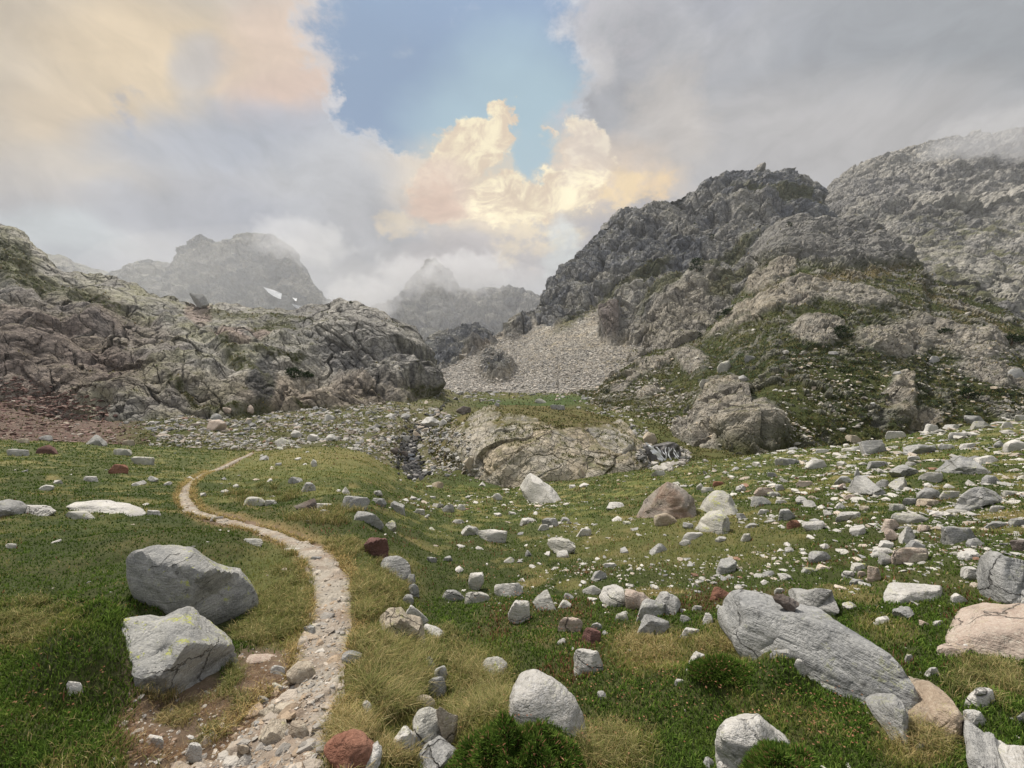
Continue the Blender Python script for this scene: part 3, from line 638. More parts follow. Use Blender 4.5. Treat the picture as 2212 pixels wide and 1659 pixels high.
# ---- 7 far right mountain running up into the cloud
foot = [(1650, 560), (1770, 560), (1900, 600), (2000, 650), (2212, 780), (2800, 900)]
crest = [(1650, 500), (1740, 462), (1770, 436), (1800, 402), (1840, 372), (1880, 350), (1910, 338), (1940, 326), (2000, 306), (2070, 290), (2120, 292), (2160, 288), (2212, 278), (2400, 255), (2800, 240)]
tab = {1650: [(0, 520), (1, 900)], 1850: [(0, 420), (.5, 600), (1, 950)], 2212: [(0, 260), (.4, 420), (.6, 560), (1, 1000)], 2800: [(0, 220), (1, 900)]}
P, px, py = sheet(foot, crest, tab, 1650, 2800, 820, 480, nb=12, sm=16)
q = P.reshape(-1, 3); N = normals(P); n1 = fbm(q/70, 4).reshape(px.shape); n2 = fbm(q/18, 4).reshape(px.shape); n3 = fbm(q/5, 4).reshape(px.shape)
d, cr, ti = crag(P, [(120, 16), (45, 13), (18, 8), (8, 4.0), (4, 1.6)], rot=np.array([[1, 0, -.5], [0, 1, 0], [.4, 0, .9]]).T, tilt=1.6, crk=.5)
low = sstep(py+20*n2, 440, 520)
P += N*(d*(1-.25*low))[..., None]; N2 = normals(P)
gr = sstep(N2[..., 2]*.5+n2+.6*n1, .18, .55)*low*.85
sc = np.clip(ell(px+20*n3, py+10*n2, 2020, 560, 150, 26, 28, .8)+ell(px+20*n3, py+10*n2, 1960, 500, 120, 16, 22, .8)*.8+ell(px+20*n3, py, 2190, 650, 90, 14, 35, .8)*.9, 0, 1)*np.clip(.7+n3*1.5, 0, 1)
base = lerp(ROCKD*1.3, ROCK*.95, np.clip(.5+ti*.8+n2*.9, 0, 1)); base = lerp(base, ROCKD*.7, cr*.4)
col = lerp(base, lerp(GREEN*.8, OLIVE*.7, np.clip(.5+n3, 0, 1)), gr); col = lerp(col, ROCK*1.0, sc*.8)
finish('right_mountain', P, col, gr*(1-sc), M_mass, smooth=False)

# ---- 8 peaks at the head of the valley
def peak(name, foot, crest, tab, x0, x1, nu, nv, sc_, amp, top=.8, snow=None, tintc=BLUER):
    P, px, py = sheet(foot, crest, tab, x0, x1, nu, nv, nb=10, sm=10, fall=1.5)
    q = P.reshape(-1, 3); N = normals(P); n2 = fbm(q/(sc_*1.2), 5).reshape(px.shape); n3 = fbm(q/(sc_*.3), 4).reshape(px.shape)
    d, cr, ti = crag(P, [(sc_*2.2, amp), (sc_*.9, amp*.7), (sc_*.4, amp*.42), (sc_*.18, amp*.2)], rot=np.array([[1.2, 0, .5], [0, 1, 0], [-.4, 0, .7]]).T, tilt=1.7, crk=.5)
    rid = fbm(q/np.array([sc_, sc_*2, sc_*2.6])+2, 5, ridged=True).reshape(px.shape)
    k = sstep(py-np.interp(px, *zip(*crest)), 0, 30).clip(top, 1)
    P += N*((d+rid*amp*.8)*k)[..., None]; N2 = normals(P)
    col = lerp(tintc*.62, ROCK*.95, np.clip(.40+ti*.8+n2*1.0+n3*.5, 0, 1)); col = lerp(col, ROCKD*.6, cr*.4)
    gr = sstep(N2[..., 2]+.4*n2, .72, .95)*.35; col = lerp(col, c3(.12, .14, .07), gr)
    col = lerp(col, ROCK*1.1, sstep(n3+.5*n2, .35, .6)*.4)
    return finish(name, P, col, gr*0, M_far, smooth=False), P, px, py
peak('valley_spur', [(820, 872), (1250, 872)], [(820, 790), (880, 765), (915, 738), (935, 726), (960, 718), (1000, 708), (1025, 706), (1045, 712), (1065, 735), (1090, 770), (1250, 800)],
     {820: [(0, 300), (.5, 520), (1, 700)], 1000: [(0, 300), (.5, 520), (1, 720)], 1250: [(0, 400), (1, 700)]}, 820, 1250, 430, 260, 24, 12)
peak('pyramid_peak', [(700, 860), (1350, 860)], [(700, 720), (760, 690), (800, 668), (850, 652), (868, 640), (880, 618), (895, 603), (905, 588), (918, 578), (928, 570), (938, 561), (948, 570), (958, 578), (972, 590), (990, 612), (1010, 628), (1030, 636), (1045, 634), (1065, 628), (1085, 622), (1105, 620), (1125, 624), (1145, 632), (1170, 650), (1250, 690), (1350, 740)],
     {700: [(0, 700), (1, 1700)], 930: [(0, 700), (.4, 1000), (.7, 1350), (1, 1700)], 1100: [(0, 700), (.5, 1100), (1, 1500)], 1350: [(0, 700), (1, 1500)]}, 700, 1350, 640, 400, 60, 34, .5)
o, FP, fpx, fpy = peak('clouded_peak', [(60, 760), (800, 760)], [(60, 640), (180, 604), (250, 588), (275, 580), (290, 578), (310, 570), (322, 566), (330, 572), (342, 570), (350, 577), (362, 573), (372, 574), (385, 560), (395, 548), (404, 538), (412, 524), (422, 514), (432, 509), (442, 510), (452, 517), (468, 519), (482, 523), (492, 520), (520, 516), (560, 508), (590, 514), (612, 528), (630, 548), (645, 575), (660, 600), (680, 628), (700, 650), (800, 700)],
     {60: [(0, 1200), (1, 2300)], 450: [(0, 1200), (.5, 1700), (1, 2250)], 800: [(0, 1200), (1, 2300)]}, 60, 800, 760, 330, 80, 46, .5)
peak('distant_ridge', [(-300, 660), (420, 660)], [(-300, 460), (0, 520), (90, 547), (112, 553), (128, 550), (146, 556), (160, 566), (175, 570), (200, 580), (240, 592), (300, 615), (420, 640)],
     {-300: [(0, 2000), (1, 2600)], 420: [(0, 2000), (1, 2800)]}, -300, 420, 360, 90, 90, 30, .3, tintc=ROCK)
# ---- backdrop ground so no gap opens between the sheets from another position
gx = np.array([[-9000, -60, -14], [9000, -60, -14], [9000, 9000, -30], [-9000, 9000, -30]], float)
nb_ = 40; uu, ww = np.meshgrid(np.linspace(0, 1, nb_), np.linspace(0, 1, nb_))
GP = (gx[0]*(1-uu)[..., None]+gx[1]*uu[..., None])*(1-ww)[..., None]+(gx[3]*(1-uu)[..., None]+gx[2]*uu[..., None])*ww[..., None]
GP[..., 2] -= 6
finish('ground', GP, np.ones(GP.shape)*GREEN, np.ones((nb_, nb_)), M_mid)

# ------------------------------------------------------------------ ray casting against the terrain (for placing things)
def bvh(P, st):
    A = P[::st, ::st]; f = grid_faces(*A.shape[:2]); return BVHTree.FromPolygons(A.reshape(-1, 3).tolist(), f.tolist())
T_MEAD = bvh(MP, 2); T_ALL = [T_MEAD, bvh(VG, 3), bvh(KN, 3), bvh(LH, 4), bvh(RH, 4), bvh(MS, 4), bvh(FP, 4)]
def hit(px, py, trees=T_ALL):
    d = Vector(((px-CX)/F, 1, (CY-py)/F)).normalized(); best = None
    for t in trees:
        h = t.ray_cast(Vector((0, 0, 0)), d)
        if h[0] is not None and (best is None or h[3] < best[3]): best = h
    return best
def drop(x, y, trees=T_ALL, z=300):
    best = None
    for t in trees:
        h = t.ray_cast(Vector((x, y, z)), Vector((0, 0, -1)))
        if h[0] is not None and (best is None or h[0].z > best.z): best = h[0]
    return best
# ------------------------------------------------------------------ rock material
def rock_mat(name, c1, c2, lich=.0, lichc=(.44, .46, .13), stain=.0, band=.32, scale=1.0):
    m = bpy.data.materials.new(name); m.use_nodes = True; nt = m.node_tree; nt.nodes.clear(); h = G(nt)
    co = h.n('ShaderNodeTexCoord').outputs['Object']; oi = h.n('ShaderNodeObjectInfo').outputs['Random']
    off = h.n('ShaderNodeCombineXYZ')
    for i in range(3): h.put(off.inputs[i], h.m('MULTIPLY', oi, 31.0+i*7))
    p = h.v('ADD', h.v('MULTIPLY', co, (scale,)*3), off.outputs[0])
    n1 = h.noise(p, 2.2, 6, .62); n2 = h.noise(p, 9, 6, .7); n3 = h.noise(p, 45, 4, .7)
    # foliation: streaks along a tilted plane
    pb = h.n('ShaderNodeMapping'); h.put(pb.inputs[0], p); pb.inputs['Rotation'].default_value = (.3, -.5, .15); pb.inputs['Scale'].default_value = (1.2, 1.6, 11)
    nb = h.noise(pb.outputs[0], 1.6, 5, .65, .6)
    c = h.mix(h.ramp(n1, .36, .64), c1, c2)
    c = h.mix(h.m('MULTIPLY', h.ramp(nb, .5, .7), band), c, tuple(x*.48 for x in c1))
    c = h.mix(h.m('MULTIPLY', h.ramp(nb, .48, .34), band*.6), c, tuple(min(.62, x*1.35) for x in c2))
    c = h.mix(h.m('MULTIPLY', h.ramp(n3, .54, .70), .45), c, tuple(x*.45 for x in c1))
    c = h.mix(h.m('MULTIPLY', h.ramp(n2, .58, .68), .7), c, (.10, .10, .098))
    c = h.mix(h.m('MULTIPLY', h.ramp(h.noise(p, 1.1, 4, .6), .54, .66), .5), c, tuple(x*.5 for x in c1))
    vj = h.n('ShaderNodeTexVoronoi', feature='DISTANCE_TO_EDGE'); vj.inputs['Scale'].default_value = .9
    h.put(vj.inputs['Vector'], h.v('MULTIPLY_ADD', h.noise(p, 3.5, 4, .6, col=True), (.35, .35, .35), h.v('MULTIPLY', p, (1, 1, 1.7))))
    joint = h.m('MAXIMUM', h.ramp(vj.outputs['Distance'], .001, .010), h.ramp(h.noise(p, 1.7, 3, .5), .46, .54))
    c = h.mix(h.m('MULTIPLY', h.m('SUBTRACT', 1.0, joint), .65), c, (.05, .048, .045))
    c = h.mix(h.m('MULTIPLY', h.ramp(n3, .50, .36), .35), c, tuple(min(.66, x*1.4) for x in c2))
    if stain: c = h.mix(h.m('MULTIPLY', h.ramp(h.noise(p, 1.3, 3, .5), .5, .62), stain), c, (.30, .17, .10))
    # crustose lichen, mostly on the upper faces
    nz = h.n('ShaderNodeSeparateXYZ'); h.put(nz.inputs[0], h.n('ShaderNodeNewGeometry').outputs['Normal'])
    if lich:
        lm = h.m('MULTIPLY', h.ramp(h.noise(p, 4.2, 6, .78), .555, .60), h.ramp(h.noise(p, 38, 4, .75), .44, .52))
        lm = h.m('MULTIPLY', lm, h.ramp(nz.outputs[2], .0, .5))
        c = h.mix(h.m('MULTIPLY', lm, lich), c, lichc)
    b = h.n('ShaderNodeBsdfPrincipled'); h.put(b.inputs['Base Color'], c); b.inputs['Roughness'].default_value = .9; b.inputs['Specular IOR Level'].default_value = .2
    vo = h.n('ShaderNodeTexVoronoi', feature='DISTANCE_TO_EDGE'); vo.inputs['Scale'].default_value = 2.1
    h.put(vo.inputs['Vector'], h.v('MULTIPLY_ADD', h.noise(p, 2.4, 4, .6, col=True), (.9, .9, .9), p))
    crk = h.ramp(vo.outputs['Distance'], 0, .02)
    hh = h.m('ADD', h.m('MULTIPLY', n2, .55), h.m('MULTIPLY', n3, .30)); hh = h.m('ADD', hh, h.m('MULTIPLY', nb, .5)); hh = h.m('ADD', hh, h.m('MULTIPLY', joint, .5))
    bp = h.n('ShaderNodeBump'); h.put(bp.inputs['Height'], hh); bp.inputs['Strength'].default_value = .9; bp.inputs['Distance'].default_value = .07/scale
    nt.links.new(bp.outputs[0], b.inputs['Normal'])
    o = h.n('ShaderNodeOutputMaterial'); nt.links.new(b.outputs[0], o.inputs[0])
    return m
RM = {'g': rock_mat('grey_granite', (.27, .27, .262), (.42, .415, .39), .15), 'w': rock_mat('pale_granite', (.46, .445, .41), (.62, .60, .55), .18, band=.25),
      'l': rock_mat('lichen_granite', (.34, .335, .30), (.52, .50, .44), 1.0), 'B': rock_mat('brown_granite', (.19, .155, .13), (.42, .38, .33), .1, stain=.35, band=.4), 'r': rock_mat('red_rock', (.19, .085, .055), (.30, .16, .11), 0, band=.4),
      'd': rock_mat('dark_rock', (.11, .085, .07), (.19, .17, .155), .1), 't': rock_mat('tan_granite', (.36, .305, .235), (.50, .44, .35), .3, stain=.25),
      'p': rock_mat('pinkish_granite', (.42, .33, .27), (.55, .46, .39), .1, band=.3), 'm': rock_mat('dark_red_rock', (.10, .052, .045), (.20, .11, .095), 0, band=.5),
      'G': rock_mat('grey_granite_large', (.23, .235, .235), (.40, .40, .385), .25, scale=.9, band=.5), 'L': rock_mat('grey_boulder_with_lichen', (.25, .252, .245), (.42, .415, .385), 1.0, scale=1.5, band=.35)}
# ------------------------------------------------------------------ rock shapes
def ico(sub):
    bm = bmesh.new(); bmesh.ops.create_icosphere(bm, subdivisions=sub, radius=1)
    V = np.array([v.co[:] for v in bm.verts], np.float32); Fc = np.array([[v.index for v in f.verts] for f in bm.faces], np.int32); bm.free(); return V, Fc
ICO = {k: ico(k) for k in (1, 2, 3, 4, 5)}
def rock_shape(sub, seed, style='block', sharp=34, noise=.05):
    """unit-box rock (x,y,z in -1..1): many cutting planes give facets, p-norm rounds their edges"""
    r = np.random.default_rng(seed); D = ICO[sub][0]
    if style == 'round': n, lo, hi, sharp = 16, .74, .96, 14
    elif style == 'pyr': n, lo, hi = 12, .42, .74
    elif style == 'slab': n, lo, hi = 14, .48, .82
    else: n, lo, hi = 10, .48, .80
    N = r.normal(size=(n, 3)); N /= np.linalg.norm(N, axis=1)[:, None]; O = r.uniform(lo, hi, n)
    if style in ('block', 'slab'):
        tw = r.normal(0, .36, (3, 3)); N = np.concatenate([N, np.array([[.05, -.86, .42], [.12, .1, .98], [.75*r.choice([-1, 1]), -.3, .5]])+tw]); O = np.concatenate([O, [.56, .58, .62]])
    if style == 'face':
        N = np.concatenate([N, [[-.12, -.93, .18], [-.05, -.90, .42], [.1, .35, .93], [-.93, -.2, .3]]]); O = np.concatenate([O, [.36, .40, .60, .72]])
    if style == 'slab':
        N = np.concatenate([N, [[.05, .05, 1], [.1, -.05, -1]]]); N /= np.linalg.norm(N, axis=1)[:, None]; O = np.concatenate([O, [.5, .5]])
    if style == 'pyr':
        N = np.concatenate([N, [[.85, -.2, .5], [-.8, -.15, .6], [.1, -.8, .5], [0, .8, .6], [0, 0, -1]]]); O = np.concatenate([O, [.42, .42, .5, .5, .5]])
        N /= np.linalg.norm(N, axis=1)[:, None]
    q = np.clip(D @ N.T, 0, None)/O
    rad = (np.sum(q**sharp, 1)+.9**sharp)**(-1/sharp)
    V = D*rad[:, None]
    mn, mx = V.min(0), V.max(0); V = (V-(mn+mx)/2)/((mx-mn)/2)
    nn = noise*(fbm(V*1.3+seed % 97, 4)+.4*fbm(V*5+seed % 89, 3, gain=.6))
    F1, F2, RR, _ = worley(V*1.7+seed % 71); nn = nn-noise*.55*sstep(F2-F1, .12, 0)+noise*.8*(RR[:, 0]-.5)
    V = V*(1+nn[:, None]); mn, mx = V.min(0), V.max(0)
    return (V-(mn+mx)/2)/((mx-mn)/2)
def to_outline(V, poly):
    """pull the x-z silhouette of V out to a polygon in the same plane (both centred on 0)"""
    ang = np.arctan2(V[:, 2], V[:, 0]); rr = np.hypot(V[:, 0], V[:, 2]); nb = 96
    b = ((ang+math.pi)/(2*math.pi)*nb).astype(int) % nb; cur = np.zeros(nb); np.maximum.at(cur, b, rr)
    for _ in range(2): cur = np.maximum(cur, .5*(np.roll(cur, 1)+np.roll(cur, -1)))
    pa = np.arange(nb)/nb*2*math.pi-math.pi+math.pi/nb; tgt = np.zeros(nb); n = len(poly)
    for k, a in enumerate(pa):
        dx_, dz_ = math.cos(a), math.sin(a); best = 1e-3
        for i in range(n):
            x1, z1 = poly[i]; x2, z2 = poly[(i+1) % n]; ex, ez = x2-x1, z2-z1; den = dx_*ez-dz_*ex
            if abs(den) < 1e-9: continue
            tt = (x1*ez-z1*ex)/den; s_ = (x1*dz_-z1*dx_)/den
            if tt > 0 and 0 <= s_ <= 1: best = max(best, tt)
        tgt[k] = best
    f = tgt/cur; k = (ang+math.pi)/(2*math.pi)*nb-.5; i0 = np.floor(k).astype(int); w = k-i0
    ff = f[i0 % nb]*(1-w)+f[(i0+1) % nb]*w
    V = V.copy(); V[:, 0] *= ff; V[:, 2] *= ff
    return V
FOOTPRINTS = []
def place_rock(x0, y0, x1, y1, kind='g', style='block', seed=0, poly=None, depth=None, sink=.25, sub=None, name='boulder', trees=None, noise=.055, top_only=False, dist=None, sharp=34):
    """x0..y1: extent seen in the photograph (P pixels); the rock stands on the terrain there"""
    cx = (x0+x1)/2; w, h = x1-x0, y1-y0
    hh = hit(cx, y1-(.12 if poly is None else .17)*h, trees or T_ALL)
    if hh is None: hh = hit(cx, y1+4, trees or T_ALL)
    if hh is None and dist is None: return None
    Y0 = hh[0].y if dist is None else dist; k = Y0/F
    W = w*k; H = h*k; Dp = (depth or (.55 if style == 'slab' else .8))*max(W*.75, min(W, H*1.3))
    Yc = Y0+Dp*.32; k = Yc/F; W, H = w*k, h*k
    lift = H*(1+sink); zt = (CY-y0)*k; zc = zt-lift/2
    sub = sub or (5 if w > 110 else 4 if w > 30 else 3)
    V = rock_shape(sub, seed, style, noise=noise, sharp=sharp)
    if poly is not None:
        pc = (cx, y0+h*(1+sink)/2)
        V = to_outline(V, [((a-pc[0])/(w/2), (pc[1]-b)/(h*(1+sink)/2)) for a, b in poly])
    S = np.array([W/2, Dp/2, lift/2]); tv = None
    if poly is not None:                          # lay the long axis along the ground: one end may stand nearer than the other
        def base_y(xx):
            ys = [y1_+(y2_-y1_)*(xx-x1_)/(x2_-x1_) for (x1_, y1_), (x2_, y2_) in zip(poly, poly[1:]+poly[:1]) if (x1_-xx)*(x2_-xx) < 0]; return max(ys)
        ha, hb = hit(x0+.14*w, base_y(x0+.14*w)-.06*h, trees or T_ALL), hit(x1-.14*w, base_y(x1-.14*w)-.06*h, trees or T_ALL)
        if ha and hb and dist is None and w > 60:
            sl = np.clip((hb[0].y-ha[0].y)/.72, -.9*W, .9*W); tv = 1+(V[:, 0]*sl/2)/Yc
            sy_ = V[:, 0]*sl/2
    V = V*S
    if tv is not None:
        V[:, 0] = ((cx-CX)*k+V[:, 0])*tv-(cx-CX)*k; V[:, 2] = (zc+V[:, 2])*tv-zc; V[:, 1] += sy_
    sx_ = (cx-CX)/F
    V[:, 0] += (V[:, 1]-(sy_ if tv is not None else 0))*sx_*.9                     # the body runs away from the viewer, as most of these do
    loc = Vector(((cx-CX)*k, Yc, zc+lift*0))
    me = mesh_from(name, V, ICO[sub][1])
    me.set_sharp_from_angle(angle=R(30 if w < 110 else 38))
    o = add(name, me, RM[kind]); o.location = loc
    FOOTPRINTS.append((loc.x, loc.y, W/2, Dp/2, sx_))
    return o
# panels of the photograph the rocks were measured in: (x offset, y offset, scale) -> photo pixels -> P
PAN = {'A': (0, 1200, 2.765), 'B': (800, 1200, 2.765), 'C': (1600, 1200, 2.765), 'D': (0, 900, 2.765), 'E': (800, 900, 2.765), 'F': (1600, 900, 2.765), 'H': (1600, 700, 2.765), 'K': (500, 650, 3.687), 'M': (800, 500, 2.765), 'P': (0, 0, .9217)}
def toP(pan, x, y):
    ox, oy, s_ = PAN[pan]; return (ox+x/s_)*.92167, (oy+y/s_)*.92167
EXT = {'A': [(1190, 650), (0, 0)]}
HERO = [  # panel, kind, style, outline, short name (used as a landmark), label
 ('A', 'L', 'block', [(785, 340), (850, 275), (960, 232), (1090, 212), (1170, 217), (1240, 195), (1290, 222), (1380, 268), (1500, 338), (1590, 398), (1645, 460), (1675, 540), (1665, 600), (1620, 650), (1500, 720), (1340, 770), (1150, 780), (960, 720), (840, 620), (785, 480)], 'the large humped grey boulder left of the path', 'large humped grey boulder with lime lichen, upper of two left of the path', .7),
 ('A', 'L', 'block', [(740, 745), (860, 735), (980, 735), (1050, 702), (1130, 684), (1250, 696), (1380, 742), (1470, 785), (1515, 835), (1535, 890), (1565, 985), (1545, 1110), (1400, 1190), (1200, 1240), (1000, 1260), (860, 1200), (780, 1050), (735, 880)], 'the blocky grey boulder left of the path', 'blocky grey boulder with yellow lichen, lower of two left of the path', .8),
 ('B', 'w', 'round', [(1085, 1195), (1120, 1120), (1230, 1085), (1340, 1097), (1430, 1148), (1520, 1217), (1570, 1300), (1587, 1400), (1606, 1500), (1600, 1620), (1560, 1720), (1400, 1720), (1200, 1680), (1110, 1480), (1085, 1320)], 'the long rounded whale-backed boulder', 'long smooth whale-backed pale boulder at the bottom edge behind green heather', .9),
 ('C', 'G', 'face', [(203, 680), (255, 600), (340, 515), (440, 528), (560, 573), (740, 608), (900, 648), (1080, 698), (1250, 768), (1345, 830), (1405, 920), (1450, 1000), (1485, 1090), (1500, 1170), (1400, 1195), (1230, 1140), (1050, 1120), (850, 1090), (740, 1050), (620, 990), (480, 965), (350, 915), (265, 850), (212, 770)], 'the giant long grey boulder', 'giant long grey streaked boulder sloping down right, largest on the right meadow', .6),
 ('C', 'w', 'round', [(212, 1440), (232, 1350), (330, 1302), (410, 1318), (490, 1307), (565, 1380), (645, 1470), (745, 1590), (800, 1700), (700, 1760), (430, 1760), (260, 1700), (212, 1560)], 'the white twin-topped boulder', 'white twin-topped boulder with lichen on its left side at the bottom edge', .7),
 ('C', 'g', 'round', [(1172, 1200), (1250, 1178), (1380, 1180), (1440, 1250), (1475, 1400), (1420, 1440), (1330, 1440), (1290, 1360), (1260, 1260)], 'the smooth wedge boulder', 'smooth pale grey wedge boulder against a rounded tan one, below the giant boulder', .8),
 ('C', 't', 'round', [(1370, 1180), (1400, 1145), (1500, 1140), (1600, 1165), (1700, 1190), (1780, 1240), (1820, 1310), (1815, 1390), (1760, 1425), (1600, 1425), (1480, 1400), (1440, 1300)], 'the rounded tan boulder', 'rounded tan boulder with a brown hollow in its face, right of the smooth wedge boulder', .8),
 ('C', 'G', 'block', [(1903, 440), (1938, 330), (1990, 258), (2060, 243), (2160, 278), (2270, 330), (2330, 450), (2290, 600), (2170, 600), (2000, 562), (1912, 512)], 'the big grey boulder at the right edge', 'big bulging grey boulder with curved cracks, cut by the right edge of the picture', .8),
 ('E', 'B', 'pyr', [(1905, 842), (1960, 765), (2040, 688), (2110, 622), (2170, 648), (2235, 700), (2295, 760), (2312, 832), (2270, 868), (2150, 868), (2060, 872), (1950, 866)], 'the dark brown pyramid boulder', 'dark brown pyramid-shaped boulder, pale at its top, standing in the middle of the meadow', .8),
 ('E', 'w', 'pyr', [(1152, 680), (1190, 618), (1225, 585), (1290, 618), (1360, 678), (1420, 738), (1458, 778), (1330, 778), (1240, 752), (1185, 728)], 'the pale pointed boulder by the pool', 'pale pointed boulder with a long right shoulder in front of the pool', .7),
 ('F', 'G', 'block', [(1628, 552), (1700, 508), (1740, 463), (1790, 452), (1860, 473), (1920, 508), (1990, 548), (2014, 572), (1850, 582), (1700, 575)], 'the wide grey boulder high on the right slope', 'wide low grey boulder with a peaked back, high on the right meadow slope', .8),
 ('F', 'l', 'pyr', [(98, 830), (140, 770), (200, 705), (260, 697), (310, 730), (350, 800), (372, 845), (300, 862), (180, 862)], 'the pale pyramid boulder', 'pale greenish pyramid boulder just right of the dark brown pyramid boulder', .8),
 ('C', 'l', 'block', [(72, 100), (120, 50), (180, 12), (255, 8), (300, 50), (312, 90), (290, 138), (200, 128), (110, 115)], 'the rounded lichen boulder', 'rounded pale boulder with yellow-green lichen, in front of the pale pyramid boulder', .8),
 ('F', 'g', 'block', [(1058, 700), (1090, 640), (1130, 603), (1190, 605), (1240, 640), (1300, 680), (1345, 720), (1250, 728), (1120, 728)], 'the broad grey-tan boulder', 'broad smooth grey-tan boulder with a low peak among flat stones on the right meadow', .8),
 ('F', 'g', 'block', [(1758, 780), (1790, 720), (1850, 675), (1950, 668), (2030, 700), (2088, 748), (2000, 775), (1880, 802), (1800, 795)], 'the speckled grey boulder', 'speckled grey boulder, white and tan on its right half, near the right edge', .8),
 ('B', 't', 'block', [(240, 700), (290, 630), (390, 593), (440, 648), (520, 718), (548, 800), (520, 850), (430, 858), (340, 770), (250, 752)], 'the square tan boulder beside the path', 'square tan boulder with a sharp overhanging corner beside the path', .8),
 ('B', 'm', 'block', [(148, 195), (180, 160), (245, 153), (295, 165), (308, 220), (305, 290), (260, 300), (190, 285), (155, 250)], 'the dark red boulder beside the path', 'dark red cube-like boulder at the right side of the path', .9),
 ('B', 'l', 'round', [(455, 1390), (490, 1320), (560, 1288), (640, 1305), (692, 1370), (690, 1440), (620, 1520), (540, 1560), (490, 1500)], 'the round mossy boulder', 'round boulder capped with yellow-green lichen at the bottom by the path', .9),
 ('B', 'w', 'block', [(285, 1560), (330, 1470), (400, 1400), (440, 1385), (490, 1470), (495, 1540), (450, 1590), (360, 1600)], 'the wedge boulder', 'pale wedge-shaped boulder leaning beside the round mossy boulder', .8),
 ('B', 'g', 'block', [(470, 1640), (540, 1560), (640, 1512), (720, 1535), (785, 1560), (770, 1640), (740, 1700), (500, 1720)], 'the flat-topped boulder', 'broad flat-topped pale grey boulder at the bottom edge below the round mossy boulder', .8),
 ('B', 't', 'block', [(610, 1280), (640, 1250), (700, 1300), (760, 1330), (750, 1440), (750, 1540), (690, 1520), (640, 1420)], 'the brown slab', 'brownish upright slab behind the round mossy boulder', .6),
 ('B', 'r', 'round', [(-120, 1560), (-40, 1500), (80, 1440), (170, 1440), (225, 1500), (215, 1580), (120, 1690), (-60, 1700)], 'the rust red boulder', 'rust red smooth boulder half in dry grass at the bottom of the path', .7),
 ('B', 'w', 'block', [(110, 1690), (150, 1600), (230, 1528), (265, 1570), (255, 1640), (200, 1720)], 'the white stone', 'white angular stone at the bottom edge beside the rust red boulder', .9),
 ('A', 't', 'slab', [(1650, 1520), (1700, 1420), (1760, 1358), (1850, 1375), (1880, 1400), (1840, 1480), (1760, 1510)], 'the split slab in the path', 'loose grey-tan slab lying tilted in the path near the bottom', .8),
 ('A', 't', 'block', [(1855, 1010), (1900, 985), (2030, 982), (2050, 1030), (2000, 1090), (1910, 1120), (1880, 1080)], 'the tan step stone', 'flat-topped tan step stone at the left side of the path', .8),
 ('C', 'g', 'block', [(680, 560), (720, 505), (800, 495), (880, 483), (970, 510), (985, 570), (1020, 620), (960, 645), (860, 640), (760, 600)], 'the folded grey boulder', 'folded grey boulder with dark creases just behind the giant grey boulder', .8),
 ('C', 'd', 'slab', [(583, 545), (600, 528), (680, 545), (735, 590), (725, 622), (660, 605), (600, 580)], 'the dark brown stone', 'small dark brown stone lying on top of the giant grey boulder', 1),
 ('C', 'p', 'slab', [(1690, 705), (1800, 680), (1950, 662), (2100, 690), (2320, 690), (2380, 800), (2300, 950), (2100, 900), (1900, 850), (1710, 810)], 'the pinkish bedrock slab', 'wide flat pinkish bedrock slab level with the turf at the right edge', 1.2),
 ('C', 'g', 'slab', [(1815, 1470), (1860, 1465), (1960, 1540), (2060, 1600), (2180, 1680), (2100, 1760), (1900, 1740), (1840, 1600)], 'the grey slab in the corner', 'smooth grey slab in the bottom right corner', 1),
 ('C', 'w', 'block', [(1925, 1480), (2000, 1490), (2100, 1540), (2260, 1560), (2300, 1700), (2200, 1720), (2080, 1620), (1990, 1560)], 'the white block in the corner', 'white angular block lying on the grey slab in the bottom right corner', 1),
 ('D', 'w', 'slab', [(408, 800), (450, 768), (560, 763), (700, 772), (850, 798), (940, 812), (965, 835), (860, 840), (740, 822), (620, 800), (500, 812)], 'the long low slab', 'long low whale-like pale slab crossing the left meadow', .8),
 ('D', 'g', 'round', [(-60, 800), (-20, 755), (60, 748), (140, 762), (185, 795), (175, 835), (60, 850), (-40, 850)], 'the dome boulder at the left edge', 'grey dome boulder cut by the left edge of the picture', .8),
 ('B', 'l', 'block', [(1330, 195), (1345, 170), (1420, 165), (1480, 180), (1515, 220), (1510, 270), (1450, 270), (1390, 240)], 'the lichen-topped boulder', 'lichen-topped pale boulder with a small stone before it in the middle of the meadow', .8),
 ('B', 'w', 'round', [(1665, 545), (1700, 500), (1770, 478), (1830, 495), (1850, 550), (1840, 615), (1740, 600)], 'the rounded twin boulder', 'rounded whitish boulder, left one of a pair grown together in the meadow', .9),
 ('B', 'p', 'round', [(1835, 500), (1900, 498), (1960, 530), (2010, 590), (1990, 625), (1900, 620), (1845, 600)], 'the pinkish twin boulder', 'rounded pinkish boulder, right one of a pair grown together in the meadow', .9),
 ('B', 'g', 'pyr', [(2025, 600), (2070, 520), (2110, 512), (2180, 560), (2205, 600), (2170, 660), (2080, 655)], 'the faceted grey boulder', 'faceted grey boulder with a pointed top and a green shrub below it', .9),
 ('E', 't', 'block', [(790, 500), (830, 468), (870, 480), (893, 530), (885, 578), (830, 565)], 'the block beside the knoll', 'tall tan block standing at the left foot of the rocky knoll', .8),
 ('E', 'w', 'block', [(512, 250), (550, 215), (590, 210), (640, 245), (642, 278), (560, 282)], 'the big white boulder by the stream', 'big white boulder above the stream where the upper path passes', .8),
 ('E', 'd', 'block', [(742, 170), (790, 140), (838, 150), (842, 180), (780, 202)], 'the grey boulder behind', 'dark grey boulder beyond the big white one at the valley floor', .8),
